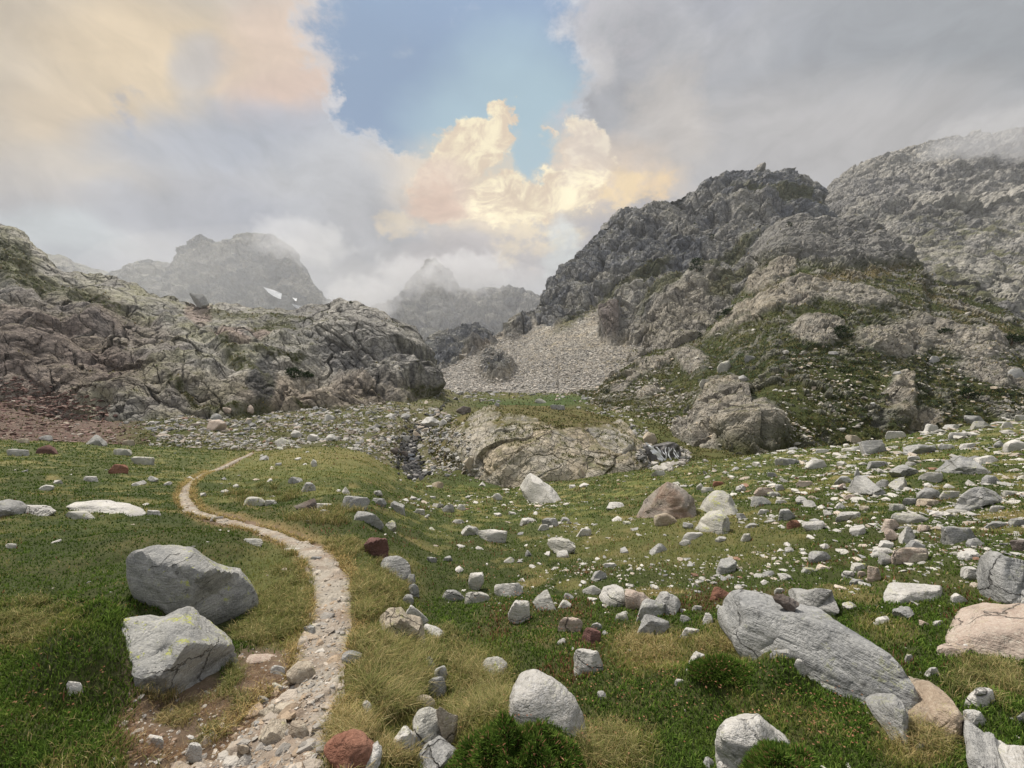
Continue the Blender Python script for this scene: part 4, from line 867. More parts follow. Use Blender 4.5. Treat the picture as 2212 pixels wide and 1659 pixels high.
 ('E', 't', 'block', [(1950, 350), (1985, 308), (2030, 320), (2050, 365), (2020, 392), (1970, 380)], 'the reddish boulder above the waterfall', 'reddish-tan boulder perched above the waterfall', .8),
]
# further rocks: (x0, y0, x1, y1, kind, style)
B_, S_, R_2, Y_ = 'block', 'slab', 'round', 'pyr'
MORE = {
 'A': [(1570, 172, 1705, 216, 'l', S_), (1830, 236, 1950, 262, 'w', S_), (335, 182, 385, 204, 'w', S_), (20, 205, 108, 236, 'l', S_), (1965, 742, 2045, 800, 'g', B_), (1925, 795, 2070, 860, 't', B_), (1960, 855, 2025, 908, 'p', B_), (2010, 905, 2200, 945, 'g', S_),
       (1740, 995, 1850, 1060, 'w', B_), (1760, 1115, 1862, 1162, 'w', B_), (1655, 1190, 1745, 1245, 'g', B_), (1815, 1090, 1895, 1125, 't', B_), (1560, 935, 1860, 975, 'p', S_), (940, 1448, 1062, 1520, 'w', S_), (1212, 1430, 1256, 1470, 'w', B_), (1175, 1495, 1310, 1640, 'w', S_), (885, 1470, 930, 1496, 'w', B_),
       (400, 1100, 570, 1185, 'w', S_), (1640, 1370, 1725, 1425, 'g', B_), (1670, 1255, 2020, 1360, 't', S_), (1865, 1370, 2010, 1500, 't', S_), (1880, 1145, 1945, 1200, 'w', B_), (2005, 290, 2095, 330, 'g', S_), (1530, 1500, 1640, 1660, 't', S_), (700, 1592, 742, 1622, 'w', B_)],
 'B': [(415, 590, 568, 740, 'w', B_), (530, 735, 672, 830, 'w', B_), (240, 295, 452, 425, 'g', B_), (402, 400, 482, 475, 'g', B_), (432, 470, 506, 560, 'g', B_), (390, 535, 470, 596, 'g', R_2), (528, 940, 615, 1055, 'g', B_), (600, 995, 690, 1112, 'g', R_2), (560, 1062, 682, 1215, 'g', R_2), (462, 1175, 612, 1292, 't', R_2),
       (0, 905, 136, 985, 'g', B_), (130, 1240, 196, 1320, 'w', B_), (905, 940, 1080, 1080, 'l', R_2), (650, 504, 802, 590, 'g', S_), (790, 525, 962, 600, 'l', S_), (822, 388, 925, 520, 'w', B_), (990, 454, 1200, 565, 'w', B_), (1080, 570, 1226, 735, 'w', S_), (1240, 528, 1400, 650, 'l', B_), (1400, 572, 1492, 630, 'w', B_),
       (1392, 680, 1566, 790, 'p', S_), (1560, 757, 1685, 868, 'm', B_), (1503, 897, 1700, 1070, 'w', S_), (1392, 820, 1460, 862, 'w', B_), (1485, 852, 1522, 900, 'w', B_), (1658, 1158, 1728, 1218, 'g', B_), (1905, 575, 2108, 702, 'g', B_), (1918, 678, 2126, 795, 'g', B_), (1612, 708, 1692, 778, 'g', B_), (1688, 755, 1730, 797, 'g', B_),
       (1562, 470, 1690, 540, 'w', B_), (1588, 545, 1660, 576, 'w', B_), (1438, 524, 1512, 570, 'g', B_), (1150, 425, 1205, 452, 'w', S_), (1395, 254, 1480, 300, 'w', B_), (775, 81, 892, 162, 'w', B_), (885, 114, 1075, 202, 'w', S_), (745, 205, 806, 232, 'w', S_), (858, 212, 922, 242, 'w', B_), (1188, 244, 1237, 292, 'g', B_),
       (1043, 294, 1122, 332, 'l', B_), (1140, 287, 1176, 334, 'g', Y_), (1312, 249, 1362, 282, 'w', B_), (653, 284, 722, 326, 'g', B_), (552, 292, 620, 330, 'g', S_), (733, 357, 796, 387, 'w', B_), (68, 0, 275, 80, 'g', S_), (275, 57, 357, 122, 'l', B_), (563, 81, 607, 120, 'l', S_), (1520, 104, 1622, 162, 'w', S_), (1983, 206, 2118, 274, 'g', Y_),
       (2082, 137, 2116, 156, 'g', B_), (1800, 243, 1866, 264, 'g', S_), (1775, 660, 1860, 712, 'l', S_), (2010, 470, 2060, 500, 'w', B_), (1700, 330, 1790, 362, 'w', S_), (1620, 380, 1720, 450, 'g', B_), (1840, 456, 1895, 490, 'w', B_), (1215, 335, 1262, 362, 'w', B_), (1262, 320, 1310, 345, 'w', B_), (680, 745, 705, 765, 'w', B_), (2190, 655, 2250, 700, 'g', B_), (2155, 1085, 2230, 1120, 'w', S_), (930, 328, 952, 345, 'w', B_), (1680, 580, 1735, 615, 'w', B_)],
 'C': [(0, 68, 72, 112, 'g', B_), (-20, 134, 132, 192, 'w', S_), (-25, 178, 56, 222, 'w', B_), (373, 138, 447, 195, 'l', B_), (208, 157, 287, 194, 'w', B_), (213, 308, 352, 408, 'g', B_), (813, 252, 964, 334, 'g', B_), (513, 383, 607, 418, 'g', B_), (613, 400, 716, 440, 'w', B_), (748, 362, 877, 402, 'l', S_), (768, 57, 918, 124, 'w', B_), (672, 50, 772, 112, 'r', B_),
       (1078, 88, 1188, 156, 'w', B_), (1283, 42, 1425, 138, 'p', B_), (1348, 10, 1588, 86, 'l', S_), (1303, 104, 1402, 192, 'p', B_), (1380, 92, 1523, 218, 'w', Y_), (1442, 188, 1574, 274, 'g', B_), (1518, 83, 1604, 132, 'p', B_), (1262, 186, 1368, 238, 'w', B_), (1213, 234, 1372, 292, 'w', S_), (1350, 222, 1592, 340, 'p', S_), (1448, 262, 1592, 335, 't', S_), (1268, 268, 1373, 350, 'g', B_),
       (1083, 338, 1197, 386, 'l', B_), (1028, 384, 1134, 432, 'w', S_), (1193, 353, 1284, 462, 'p', S_), (1132, 384, 1197, 420, 'p', S_), (1080, 438, 1177, 472, 'g', S_), (1673, 98, 1933, 208, 'g', S_), (1833, 172, 1958, 238, 'g', B_), (1798, 356, 1928, 442, 'w', B_), (1773, 260, 1955, 308, 'w', S_), (2118, 182, 2300, 255, 'd', S_), (1948, 63, 2114, 110, 'g', S_), (2108, 42, 2260, 98, 'g', S_),
       (1283, 483, 1712, 580, 'w', S_), (1733, 523, 1852, 594, 'w', B_), (1358, 632, 1512, 702, 'g', B_), (1248, 683, 1347, 726, 'w', B_), (1618, 698, 1692, 736, 'w', B_), (1633, 868, 1877, 944, 'p', S_), (1793, 848, 1915, 902, 'w', S_), (1818, 1143, 2034, 1288, 'w', S_), (1558, 1003, 1683, 1070, 'w', S_), (1818, 1296, 1992, 1398, 'w', S_), (1543, 1128, 1643, 1182, 'g', B_), (1500, 1503, 1588, 1556, 'g', B_), (2165, 1296, 2260, 1370, 'g', B_),
       (1033, 588, 1133, 636, 'l', B_), (123, 660, 198, 730, 'w', B_), (-20, 748, 128, 808, 'w', S_), (-20, 673, 56, 718, 'g', B_), (58, 606, 134, 642, 'w', S_), (52, 456, 122, 488, 'w', B_), (163, 485, 330, 575, 'r', B_), (205, 1555, 425, 1700, 'w', R_2), (130, 1600, 215, 1680, 'g', B_), (1430, 920, 1500, 990, 'l', S_), (560, 900, 720, 950, 'g', S_), (715, 955, 805, 1058, 'w', S_), (1090, 1065, 1190, 1165, 'g', S_),
       (400, 75, 502, 104, 'g', S_), (610, 82, 662, 104, 'w', S_), (815, 42, 897, 66, 'g', S_), (975, 108, 1022, 134, 'w', B_), (655, 178, 707, 222, 'w', B_), (612, 225, 660, 262, 'w', B_), (660, 226, 725, 262, 'w', B_), (765, 245, 806, 276, 'w', B_), (895, 208, 950, 234, 'w', S_), (590, 492, 670, 530, 'w', S_), (500, 440, 562, 468, 'w', S_), (20, 915, 160, 1025, 'w', S_), (880, 1025, 925, 1065, 'w', B_), (150, 428, 200, 458, 'w', B_), (1520, 715, 1600, 742, 'p', S_), (2150, 555, 2290, 660, 'w', B_)],
 'D': [(68, 788, 366, 852, 'w', S_), (422, 825, 637, 882, 'l', S_), (952, 818, 1047, 852, 'w', S_), (43, 422, 192, 474, 'g', S_), (228, 393, 384, 462, 'm', B_), (88, 352, 192, 388, 't', S_), (545, 328, 695, 410, 'g', Y_), (733, 420, 857, 468, 'l', S_), (846, 472, 1003, 530, 'l', S_), (698, 520, 834, 588, 'r', S_), (532, 598, 642, 638, 'w', S_),
       (956, 598, 1028, 638, 'g', B_), (1062, 633, 1113, 656, 'w', S_), (862, 643, 928, 662, 'w', S_), (246, 653, 354, 692, 'w', S_), (343, 622, 398, 648, 'w', B_), (788, 360, 874, 408, 't', S_), (1338, 232, 1472, 312, 'p', B_), (1572, 132, 1647, 188, 'p', B_), (1778, 352, 1884, 396, 'l', B_), (1788, 398, 1837, 432, 'l', B_), (1685, 462, 1748, 498, 'g', S_), (1778, 503, 1837, 537, 'g', B_),
       (1908, 466, 1952, 494, 'w', B_), (1958, 498, 1997, 534, 'w', B_), (1866, 598, 1962, 648, 'g', B_), (1952, 638, 2048, 704, 'g', B_), (1503, 643, 1554, 676, 'w', B_), (1423, 593, 1474, 628, 'g', B_), (1283, 698, 1343, 732, 'w', B_), (1438, 688, 1494, 712, 'w', B_), (1557, 735, 1733, 796, 'l', S_), (1717, 750, 1798, 786, 'w', S_), (1902, 743, 2058, 845, 'd', B_), (2038, 773, 2154, 804, 'w', S_), (2062, 813, 2138, 844, 'l', S_),
       (1882, 298, 1964, 352, 'w', B_), (1728, 613, 1768, 634, 'w', B_), (2172, 668, 2216, 704, 'w', B_), (250, 330, 350, 380, 'g', B_), (400, 228, 442, 262, 't', B_), (1440, 150, 1500, 190, 'p', B_), (1360, 190, 1440, 235, 'g', B_), (2100, 195, 2170, 240, 'w', B_), (1990, 325, 2070, 375, 'w', B_), (2110, 325, 2190, 375, 'w', B_), (1200, 605, 1250, 625, 'w', S_), (140, 545, 180, 575, 'g', B_)],
 'E': [(2023, 830, 2178, 928, 't', R_2), (-20, 728, 188, 820, 'g', S_), (193, 742, 294, 788, 'g', S_), (303, 758, 414, 836, 'g', B_), (652, 776, 734, 842, 'g', B_), (598, 775, 663, 803, 'w', S_), (748, 780, 814, 824, 'w', S_), (978, 708, 1043, 758, 'w', B_), (882, 638, 938, 660, 'w', S_), (583, 632, 664, 678, 't', B_), (476, 808, 545, 850, 'w', S_), (1526, 545, 1585, 600, 't', B_),
       (1463, 652, 1528, 678, 'w', S_), (1543, 642, 1613, 667, 'w', S_), (1298, 868, 1412, 935, 'g', S_), (1418, 866, 1479, 898, 'g', B_), (1273, 908, 1354, 954, 'w', S_), (1232, 815, 1288, 850, 'w', B_), (1088, 822, 1134, 850, 'w', B_), (983, 836, 1053, 857, 'w', S_), (718, 878, 803, 908, 'w', S_), (202, 688, 268, 728, 'w', B_), (-10, 666, 57, 716, 'w', Y_), (388, 736, 444, 768, 'w', B_), (428, 723, 494, 758, 'w', B_),
       (568, 718, 613, 745, 'w', S_), (2008, 558, 2104, 598, 'w', S_), (1353, 133, 1454, 170, 'g', S_), (1253, 93, 1328, 128, 'l', B_), (983, 116, 1032, 144, 'g', B_), (285, 336, 333, 378, 'w', B_), (363, 333, 444, 368, 'w', S_), (463, 303, 520, 350, 't', B_), (463, 458, 524, 503, 'w', B_), (363, 430, 434, 478, 'd', B_), (303, 408, 370, 460, 'd', B_), (1748, 866, 1824, 892, 'w', S_), (1718, 768, 1842, 808, 'w', B_),
       (1828, 883, 1879, 912, 'l', B_), (1873, 926, 1929, 952, 'g', S_), (635, 225, 690, 275, 'w', B_), (525, 275, 575, 310, 't', B_), (380, 190, 445, 235, 'g', B_), (280, 188, 350, 225, 'w', B_), (450, 205, 490, 240, 'w', B_), (1200, 740, 1260, 765, 'w', S_), (815, 570, 850, 600, 'w', B_), (1460, 880, 1500, 905, 'w', S_), (450, 595, 495, 632, 'g', B_), (520, 540, 570, 575, 'w', B_), (420, 570, 450, 600, 'w', B_), (1155, 870, 1290, 905, 'w', S_), (2300, 640, 2360, 690, 'w', B_)],
 'F': [(433, 732, 584, 796, 'g', S_), (458, 666, 602, 734, 'p', S_), (538, 698, 648, 732, 'l', S_), (343, 650, 408, 704, 'w', B_), (118, 670, 207, 702, 'l', S_), (193, 630, 268, 664, 'r', B_), (598, 650, 668, 696, 'g', B_), (733, 628, 848, 672, 'p', S_), (788, 488, 942, 554, 'w', S_), (648, 483, 769, 528, 'g', S_), (596, 480, 672, 530, 'l', S_), (1043, 330, 1173, 388, 't', S_),
       (1038, 383, 1088, 412, 'w', B_), (1143, 362, 1320, 464, 'g', B_), (1088, 403, 1164, 438, 'g', B_), (1186, 498, 1344, 548, 'g', S_), (1333, 526, 1524, 610, 'g', B_), (1522, 568, 1689, 638, 'w', S_), (978, 598, 1098, 658, 'g', B_), (1253, 618, 1338, 678, 'g', R_2), (1332, 608, 1464, 696, 'l', B_), (1512, 670, 1674, 755, 'g', R_2), (1663, 693, 1799, 750, 'l', S_), (1423, 738, 1519, 794, 'g', S_),
       (1506, 746, 1694, 800, 't', S_), (1338, 776, 1459, 826, 'l', S_), (1688, 813, 1879, 842, 'l', S_), (1986, 788, 2089, 830, 'w', S_), (2073, 358, 2240, 446, 'w', R_2), (2013, 368, 2084, 418, 'g', R_2), (1933, 593, 2059, 658, 'g', S_), (1883, 463, 2049, 524, 'w', B_), (1556, 258, 1659, 318, 'w', B_), (1718, 313, 1852, 358, 'w', S_), (1682, 260, 1794, 298, 'w', B_), (1862, 238, 2004, 294, 'l', B_),
       (1822, 203, 1964, 250, 'g', S_), (1426, 384, 1645, 466, 'g', B_), (1648, 388, 1764, 428, 'w', S_), (1788, 383, 1904, 424, 'w', B_), (983, 770, 1057, 816, 'w', B_), (728, 733, 813, 780, 'w', B_), (598, 750, 684, 778, 'w', S_), (483, 812, 569, 844, 'w', S_), (608, 808, 744, 890, 'g', B_), (348, 836, 414, 880, 'g', B_), (988, 830, 1164, 886, 'w', S_), (908, 818, 984, 856, 'w', B_),
       (1612, 832, 1704, 856, 'w', S_), (1698, 652, 1759, 678, 'w', B_), (1038, 716, 1134, 750, 'p', S_), (1283, 733, 1354, 760, 'w', S_), (1143, 790, 1214, 824, 't', B_), (2058, 243, 2144, 290, 'w', S_), (2068, 303, 2144, 324, 'w', S_), (1310, 303, 1454, 360, 'w', S_), (2150, 200, 2260, 240, 'w', S_), (2070, 690, 2200, 725, 'l', S_), (1455, 465, 1540, 500, 'w', S_), (1440, 505, 1520, 535, 'w', S_), (1560, 660, 1630, 672, 'w', S_),
       (1110, 545, 1160, 600, 'g', Y_), (895, 455, 935, 480, 'w', B_), (1000, 495, 1060, 530, 'w', S_), (860, 420, 955, 455, 'w', S_), (1275, 555, 1345, 578, 'w', S_), (895, 605, 950, 628, 'w', S_), (700, 580, 740, 610, 'w', B_), (545, 570, 615, 608, 'g', S_), (450, 500, 515, 532, 'w', S_), (320, 535, 365, 562, 'g', B_), (1880, 760, 1960, 775, 'w', S_), (1000, 645, 1060, 690, 'p', B_), (2180, 570, 2240, 590, 'l', S_), (130, 560, 175, 590, 'g', S_), (560, 850, 620, 870, 'w', S_)],
 'H': [(222, 402, 316, 486, 'l', R_2), (105, 520, 172, 560, 'l', S_), (712, 948, 752, 980, 'w', R_2), (2075, 452, 2240, 518, 'g', S_), (1583, 370, 1672, 424, 'g', S_), (398, 368, 474, 404, 'g', S_), (433, 188, 475, 210, 'w', B_), (650, 333, 690, 352, 'w', B_), (575, 573, 620, 602, 'w', B_), (1205, 648, 1250, 698, 'g', B_), (1008, 822, 1052, 858, 'g', R_2), (758, 818, 806, 846, 'w', B_), (945, 340, 1002, 360, 'g', S_), (728, 955, 740, 975, 'w', B_), (1360, 458, 1412, 500, 'g', B_), (358, 497, 416, 524, 'g', S_)],
 'K': [(840, 1570, 900, 1640, 'w', B_)],
}
records = []      # (object, P box, kind, style, hero short name or None)
for i, (pan, kd, st, poly, short, label, dep) in enumerate(HERO):
    pp = [toP(pan, *v) for v in poly]; ya_, yb_ = min(p[1] for p in pp), max(p[1] for p in pp); ym = (ya_+yb_)/2
    if i not in (0, 1, 2, 3, 4, 26): pp = [(a, b+(.30*(b-ym) if b > ym else 0)) for a, b in pp]
    x0, x1 = min(p[0] for p in pp), max(p[0] for p in pp); y0, y1 = min(p[1] for p in pp), max(p[1] for p in pp)
    kw = dict(sink=.12)
    if 'whale-backed' in short: kw = dict(sink=.0, noise=.05, dist=2.12)
    if 'twin-topped' in short: kw = dict(sink=.0, noise=.05, dist=1.88)
    if 'bedrock' in short: kw = dict(sink=.1, noise=.02)
    if short == 'the dark brown stone':
        g3 = records[3][0]; gt = BVHTree.FromPolygons([tuple(g3.matrix_basis @ v.co) for v in g3.data.vertices], [tuple(p.vertices) for p in g3.data.polygons])
        gh = gt.ray_cast(Vector((0, 0, 0)), Vector((((x0+x1)/2-CX)/F, 1, (CY-(y1-.1*(y1-y0)))/F)).normalized()); kw = dict(sink=.1, dist=(gh[0].y if gh[0] else g3.location.y)-.07)
    o = place_rock(x0, y0, x1, y1, kd, st, 1000+i, poly=pp, depth=dep, **kw)
    if o is None: print('NO HIT', short); continue
    o['label'] = label; o['category'] = 'boulder'; records.append((o, (x0, y0, x1, y1), kd, st, short))
ALLM = []
for pan, lst in MORE.items():
    for (a, b, c_, d_, kd, st) in lst: ALLM.append((*toP(pan, a, b), *toP(pan, c_, d_), kd, st))
ALLM.sort(key=lambda t_: -(t_[2]-t_[0])*(t_[3]-t_[1]))
n = 0; SMALL = []
if True:
    for (x0, y0, x1, y1, kd, st) in ALLM:
        dup_ = any(abs((x0+x1)/2-(r[1][0]+r[1][2])/2) < 9 and abs((y0+y1)/2-(r[1][1]+r[1][3])/2) < 7 for r in records)
        if dup_: continue
        n += 1
        if len(records) >= 297: SMALL.append((x0, y0, x1, y1, kd, st)); continue
        o = place_rock(x0, y0, x1, y1, kd, st, 3000+n, sink=.35 if st != 'slab' else .6, noise=.05)
        if o is not None: records.append((o, (x0, y0, x1, y1), kd, st, None))
# a few free-standing blocks far up, and the square block on the skyline of the left hillside
for (x0, y0, x1, y1, kd, st, lb) in [(409, 634, 452, 656, 'g', 'block', 'grey angular block standing on the skyline of the left hillside below the far peak')]:
    h_ = T_ALL[3].ray_cast(Vector((0, 0, 0)), Vector((((x0+x1)/2-CX)/F, 1, (CY-(y1+12))/F)).normalized())
    o = place_rock(x0, y0, x1, y1, kd, 'block', 12, sink=.5, trees=T_ALL[3:4], noise=.03, dist=(h_[0].y-1 if h_[0] else 190)); o['label'] = lb; o['category'] = 'boulder'; records.append((o, (x0, y0, x1, y1), kd, st, 'x'))
# ---- labels for the unnamed rocks: what it looks like, and where it lies beside a landmark boulder
CN = {'B': 'dark brown', 'g': 'grey', 'w': 'whitish', 'l': 'lichen-tinged', 'r': 'rusty red', 'd': 'dark', 't': 'tan', 'p': 'pinkish', 'm': 'dark red', 'G': 'grey', 'L': 'grey'}
SN = {'face': 'angular', 'block': 'angular', 'slab': 'flat', 'round': 'rounded', 'pyr': 'pointed'}
heroes = [(r[4], (r[1][0]+r[1][2])/2, (r[1][1]+r[1][3])/2) for r in records if r[4] and r[4] != 'x']
heroes += [('the waterfall', 1440, 975), ('the pool', 1105, 1048), ('the rocky knoll', 1200, 960), ('the path bend', 400, 1080), ('the red scree', 100, 900), ('the far end of the path', 540, 980), ('the stream gully', 890, 1000)]
def rel(x, y, hx, hy):
    dx_, dy_ = x-hx, y-hy
    if abs(dx_) > 1.3*abs(dy_): return 'right of' if dx_ > 0 else 'left of'
    if abs(dy_) > 2.2*abs(dx_): return 'below' if dy_ > 0 else 'above'
    return ('below' if dy_ > 0 else 'above')+(' and right of' if dx_ > 0 else ' and left of')
used = {}
pend = [r for r in records if r[4] is None]
def size_word(b):
    w = b[2]-b[0]; return 'big' if w > 70 else 'medium' if w > 36 else 'small' if w > 20 else 'tiny'
ORD = ['nearest', 'second nearest', 'third nearest', 'fourth nearest', 'fifth nearest', 'sixth nearest', 'seventh nearest', 'eighth nearest']
from collections import defaultdict
bk = defaultdict(list)
for r in pend:
    x, y = (r[1][0]+r[1][2])/2, (r[1][1]+r[1][3])/2
    hs = sorted(heroes, key=lambda h: math.hypot(x-h[1], (y-h[2])*1.8)); h = hs[0]
    bk[(size_word(r[1]), CN[r[2]], SN[r[3]], rel(x, y, h[1], h[2]), h[0])].append((math.hypot(x-h[1], (y-h[2])*1.8), r))
for key, lst in bk.items():
    lst.sort(key=lambda t_: t_[0]); sz, cn, sn, rl, hn = key
    for i, (_, r) in enumerate(lst):
        pre = '' if len(lst) == 1 else ORD[min(i, 7)]+' '
        lab = f"{pre}{sz} {cn} {sn} rock {rl} {hn}"
        if len(lab.split()) > 16: lab = lab.replace(' the ', ' ')
        if len(lab.split()) > 16: lab = lab.replace('large humped ', '').replace('lichen-tinged', 'lichened')
        r[0]['label'] = lab; r[0]['category'] = 'boulder'
for r in records:
    if r[4] is None or r[4] != 'x': r[0]['group'] = 'boulders strewn over the meadow and valley'
# ------------------------------------------------------------------ masses of small stones (past counting)
def hull_stone(seed, n, jit):
    r = np.random.default_rng(seed); p = r.normal(size=(n, 3)); p /= np.linalg.norm(p, axis=1)[:, None]; p *= r.uniform(1-jit, 1, n)[:, None]
    bm = bmesh.new(); [bm.verts.new(v) for v in p]; res = bmesh.ops.convex_hull(bm, input=bm.verts)
    bmesh.ops.delete(bm, geom=[v for v in bm.verts if not v.link_faces], context='VERTS'); bmesh.ops.triangulate(bm, faces=bm.faces); bm.verts.index_update()
    V = np.array([v.co[:] for v in bm.verts]); Fc = np.array([[v.index for v in f.verts] for f in bm.faces]); bm.free(); mn, mx = V.min(0), V.max(0)
    return (V-(mn+mx)/2)/(mx-mn), Fc
TPL = [hull_stone(500+k, 26 if k < 5 else 12, .25) for k in range(10)]
def stones(name, pos, size, colr, flat=.55, label_mat=None, lo=False, kind='stuff'):
    pos = np.asarray(pos); n = len(pos); r = np.random.default_rng(len(pos)); Vs, Fs, Cs = [], [], []; base = 0
    which = r.integers(5 if lo else 0, 10 if lo else 10, n)
    for k in range(10):
        ids = np.where(which == k)[0]
        if len(ids) == 0: continue
        T, Fc = TPL[k]; m = len(ids)
        a = r.uniform(0, 2*math.pi, m); ca, sa = np.cos(a), np.sin(a); tl = r.normal(0, .28, m); ct, st_ = np.cos(tl), np.sin(tl)
        sc_ = size[ids][:, None]*np.stack([r.uniform(.8, 1.5, m), r.uniform(.7, 1.1, m), r.uniform(flat*.7, flat*1.4, m)], 1)
        V = T[None]*sc_[:, None, :]
        V = np.stack([V[..., 0]*ct[:, None]-V[..., 2]*st_[:, None], V[..., 1], V[..., 0]*st_[:, None]+V[..., 2]*ct[:, None]], -1)
        V = np.stack([V[..., 0]*ca[:, None]-V[..., 1]*sa[:, None], V[..., 0]*sa[:, None]+V[..., 1]*ca[:, None], V[..., 2]], -1)
        V = V+pos[ids][:, None, :]; V[..., 2] += (sc_[:, 2]*.02)[:, None]
        Vs.append(V.reshape(-1, 3)); Fs.append((Fc[None]+(base+np.arange(m)*len(T))[:, None, None]).reshape(-1, 3)); base += m*len(T)
        Cs.append(np.repeat(colr[ids], len(T), 0))
    me = mesh_from(name, np.concatenate(Vs), np.concatenate(Fs), np.concatenate(Cs), {'grassy': np.zeros(base)}, smooth=False)
    return add(name, me, label_mat, kind=kind)
def sample_sheet(P, n, keep, r, jit=True):
    """random points on a sheet, even in solid angle; keep(px, py) -> probability"""
    nv_, nu_ = P.shape[:2]; i = r.uniform(0, nv_-1.001, n); j = r.uniform(0, nu_-1.001, n); a, b = i.astype(int), j.astype(int); u, v = (i-a)[:, None], (j-b)[:, None]
    q = (P[a, b]*(1-u)+P[a+1, b]*u)*(1-v)+(P[a, b+1]*(1-u)+P[a+1, b+1]*u)*v
    x = CX+F*q[:, 0]/q[:, 1]; y = CY-F*q[:, 2]/q[:, 1]; k = r.random(n) < keep(x, y, q); return q[k], x[k], y[k]
def tints(n, r, cs, ws, var=.25):
    c = np.array(cs)[r.choice(len(cs), n, p=np.array(ws)/sum(ws))]; return c*(1+var*(r.random(n)[:, None]-.5)*2)
def powsize(n, r, lo, hi, k=2.2): u = r.random(n); return (lo**(1-k)+u*(hi**(1-k)-lo**(1-k)))**(1/(1-k))
M_stone = terrain_mat('loose_stone', .25, .5, .2, .9, .22)
M_stone2 = terrain_mat('scree_stone', .8, .4, .1, .9, .2)
r_ = np.random.default_rng(5)
PALE = [(.52, .50, .45), (.40, .39, .36), (.46, .40, .33), (.30, .30, .29), (.28, .17, .12)]
TC = {'g': (.36, .355, .34), 'w': (.54, .52, .48), 'l': (.44, .44, .36), 'r': (.25, .12, .08), 'd': (.12, .11, .11), 't': (.44, .38, .30), 'p': (.48, .39, .32), 'm': (.13, .06, .05)}
pp_, ss_, cc_ = [], [], []
for (x0, y0, x1, y1, kd, st) in SMALL:
    hh = hit((x0+x1)/2, y1-.2*(y1-y0))
    if hh: pp_.append(hh[0][:]); ss_.append((x1-x0)*.85*hh[0].y/F); cc_.append(TC[kd])
stones('lesser_boulders', np.array(pp_), np.array(ss_), np.array(cc_), .7, M_stone)
# meadow: sparse on the left, thick on the right slope
def kp(x, y, q):
    n = fbm(q*np.array([.35, .35, 0])+4, 3); right = sstep(x, 1350, 1900)*sstep(y, 1330, 1050)
    d = .05+.16*sstep(x, 650, 1200)+1.9*right
    d = d*sstep(n, -.35, .35)*(.35+.65*sstep(path_dist(x, y), 1.2, 3))
    for a, b, c_, dd in [(1215, 1128, 70, 14), (1300, 1240, 70, 22), (1330, 1225, 120, 16), (1550, 1240, 120, 30), (1690, 1215, 60, 20), (1200, 1095, 110, 12), (980, 1085, 110, 16), (1500, 1240, 60, 20), (1390, 1290, 60, 26)]: d = d+.8*ell(x, y, a, b, c_, dd, 0, 1)
    return np.where((y < 1330) & (q[:, 1] > 3.2), d, d*.06)
q, x, y = sample_sheet(MP[:700], 46000, kp, r_)
sz = powsize(len(q), r_, .0028, .020, 2.5)*np.maximum(q[:, 1], 3.5)*(1+.6*sstep(x, 1300, 1900))
stones('scattered_stones', q, sz, tints(len(q), r_, PALE, [6, 4, 3, 1.5, .5]), .42, M_stone)
# boulder field below the left hillside, along the stream and under the waterfall
def kv(x, y, q):
    n = fbm(q*np.array([.12, .12, .12])+4, 3)
    d = ell(x, y, 640, 930, 330, 52, 3, .5)*.9+ell(x, y, 860, 940, 170, 70, 10, .5)*1.0+ell(x, y, 980, 965, 130, 60, 25, .5)*.9+ell(x, y, 1150, 856, 260, 14, 0, .5)*.8+ell(x, y, 1330, 930, 90, 50, 35, .5)*.7+ell(x, y, 440, 955, 120, 16, 0, .5)*.8
    d = d*(1-.85*ell(x, y, 1170, 868, 90, 12, 0, .5)); return np.clip(d, 0, 1)*sstep(n, -.5, .2)*(1-.9*sstep(y, 1000, 1030)*sstep(x, 940, 1000))
q, x, y = sample_sheet(VG[:330], 30000, kv, r_)
qk, _, _ = sample_sheet(KN[:230], 5200, lambda x, y, q: .8*sstep(x+.5*(950-y), 1030, 975), r_); q = np.concatenate([q, qk])
sz = powsize(len(q), r_, .0036, .019, 2.5)*q[:, 1]
stones('boulder_field', q, sz, tints(len(q), r_, PALE, [5, 4, 4, 2, .3])*.8, .65, M_stone)
# red scree at the foot of the left hillside
def kr(x, y, q): return sstep(x-.35*(y-850), 310, 200)*sstep(y-.25*x, 800, 840)*.95
qa, xa, ya = sample_sheet(VG[:330], 22000, kr, r_); qb, xb, yb = sample_sheet(LH[:300], 26000, lambda x, y, q: kr(x, y, q)*sstep(x, 260, 200), r_)
q = np.concatenate([qa, qb]); sz = powsize(len(q), r_, .004, .016, 2.6)*q[:, 1]
stones('red_scree', q, sz, tints(len(q), r_, [(.14, .085, .072), (.18, .115, .095), (.24, .17, .14), (.36, .32, .27)], [5, 5, 3, 1.5]), .4, M_stone, lo=True)
# scree apron of the massif
def ks(x, y, q):
    return (inpoly(x+26*fbm(q*.08, 3), y+20*fbm(q*.08+9, 3), SCREE)*1.0)*(1-ell(x, y, 1075, 795, 30, 24, -20, .3))*(1-ell(x, y, 1322, 695, 18, 44, 0, .3))
q, x, y = sample_sheet(MS[:620], 190000, ks, r_)
sz = powsize(len(q), r_, .0022, .0085, 2.7)*q[:, 1]*np.clip(.5+(y-700)/200, .55, 1.5)
stones('pale_scree', q, sz, tints(len(q), r_, [(.42, .395, .35), (.33, .315, .285), (.46, .42, .37), (.22, .215, .205)], [5, 4, 3, 2]), .6, M_stone2, lo=True)
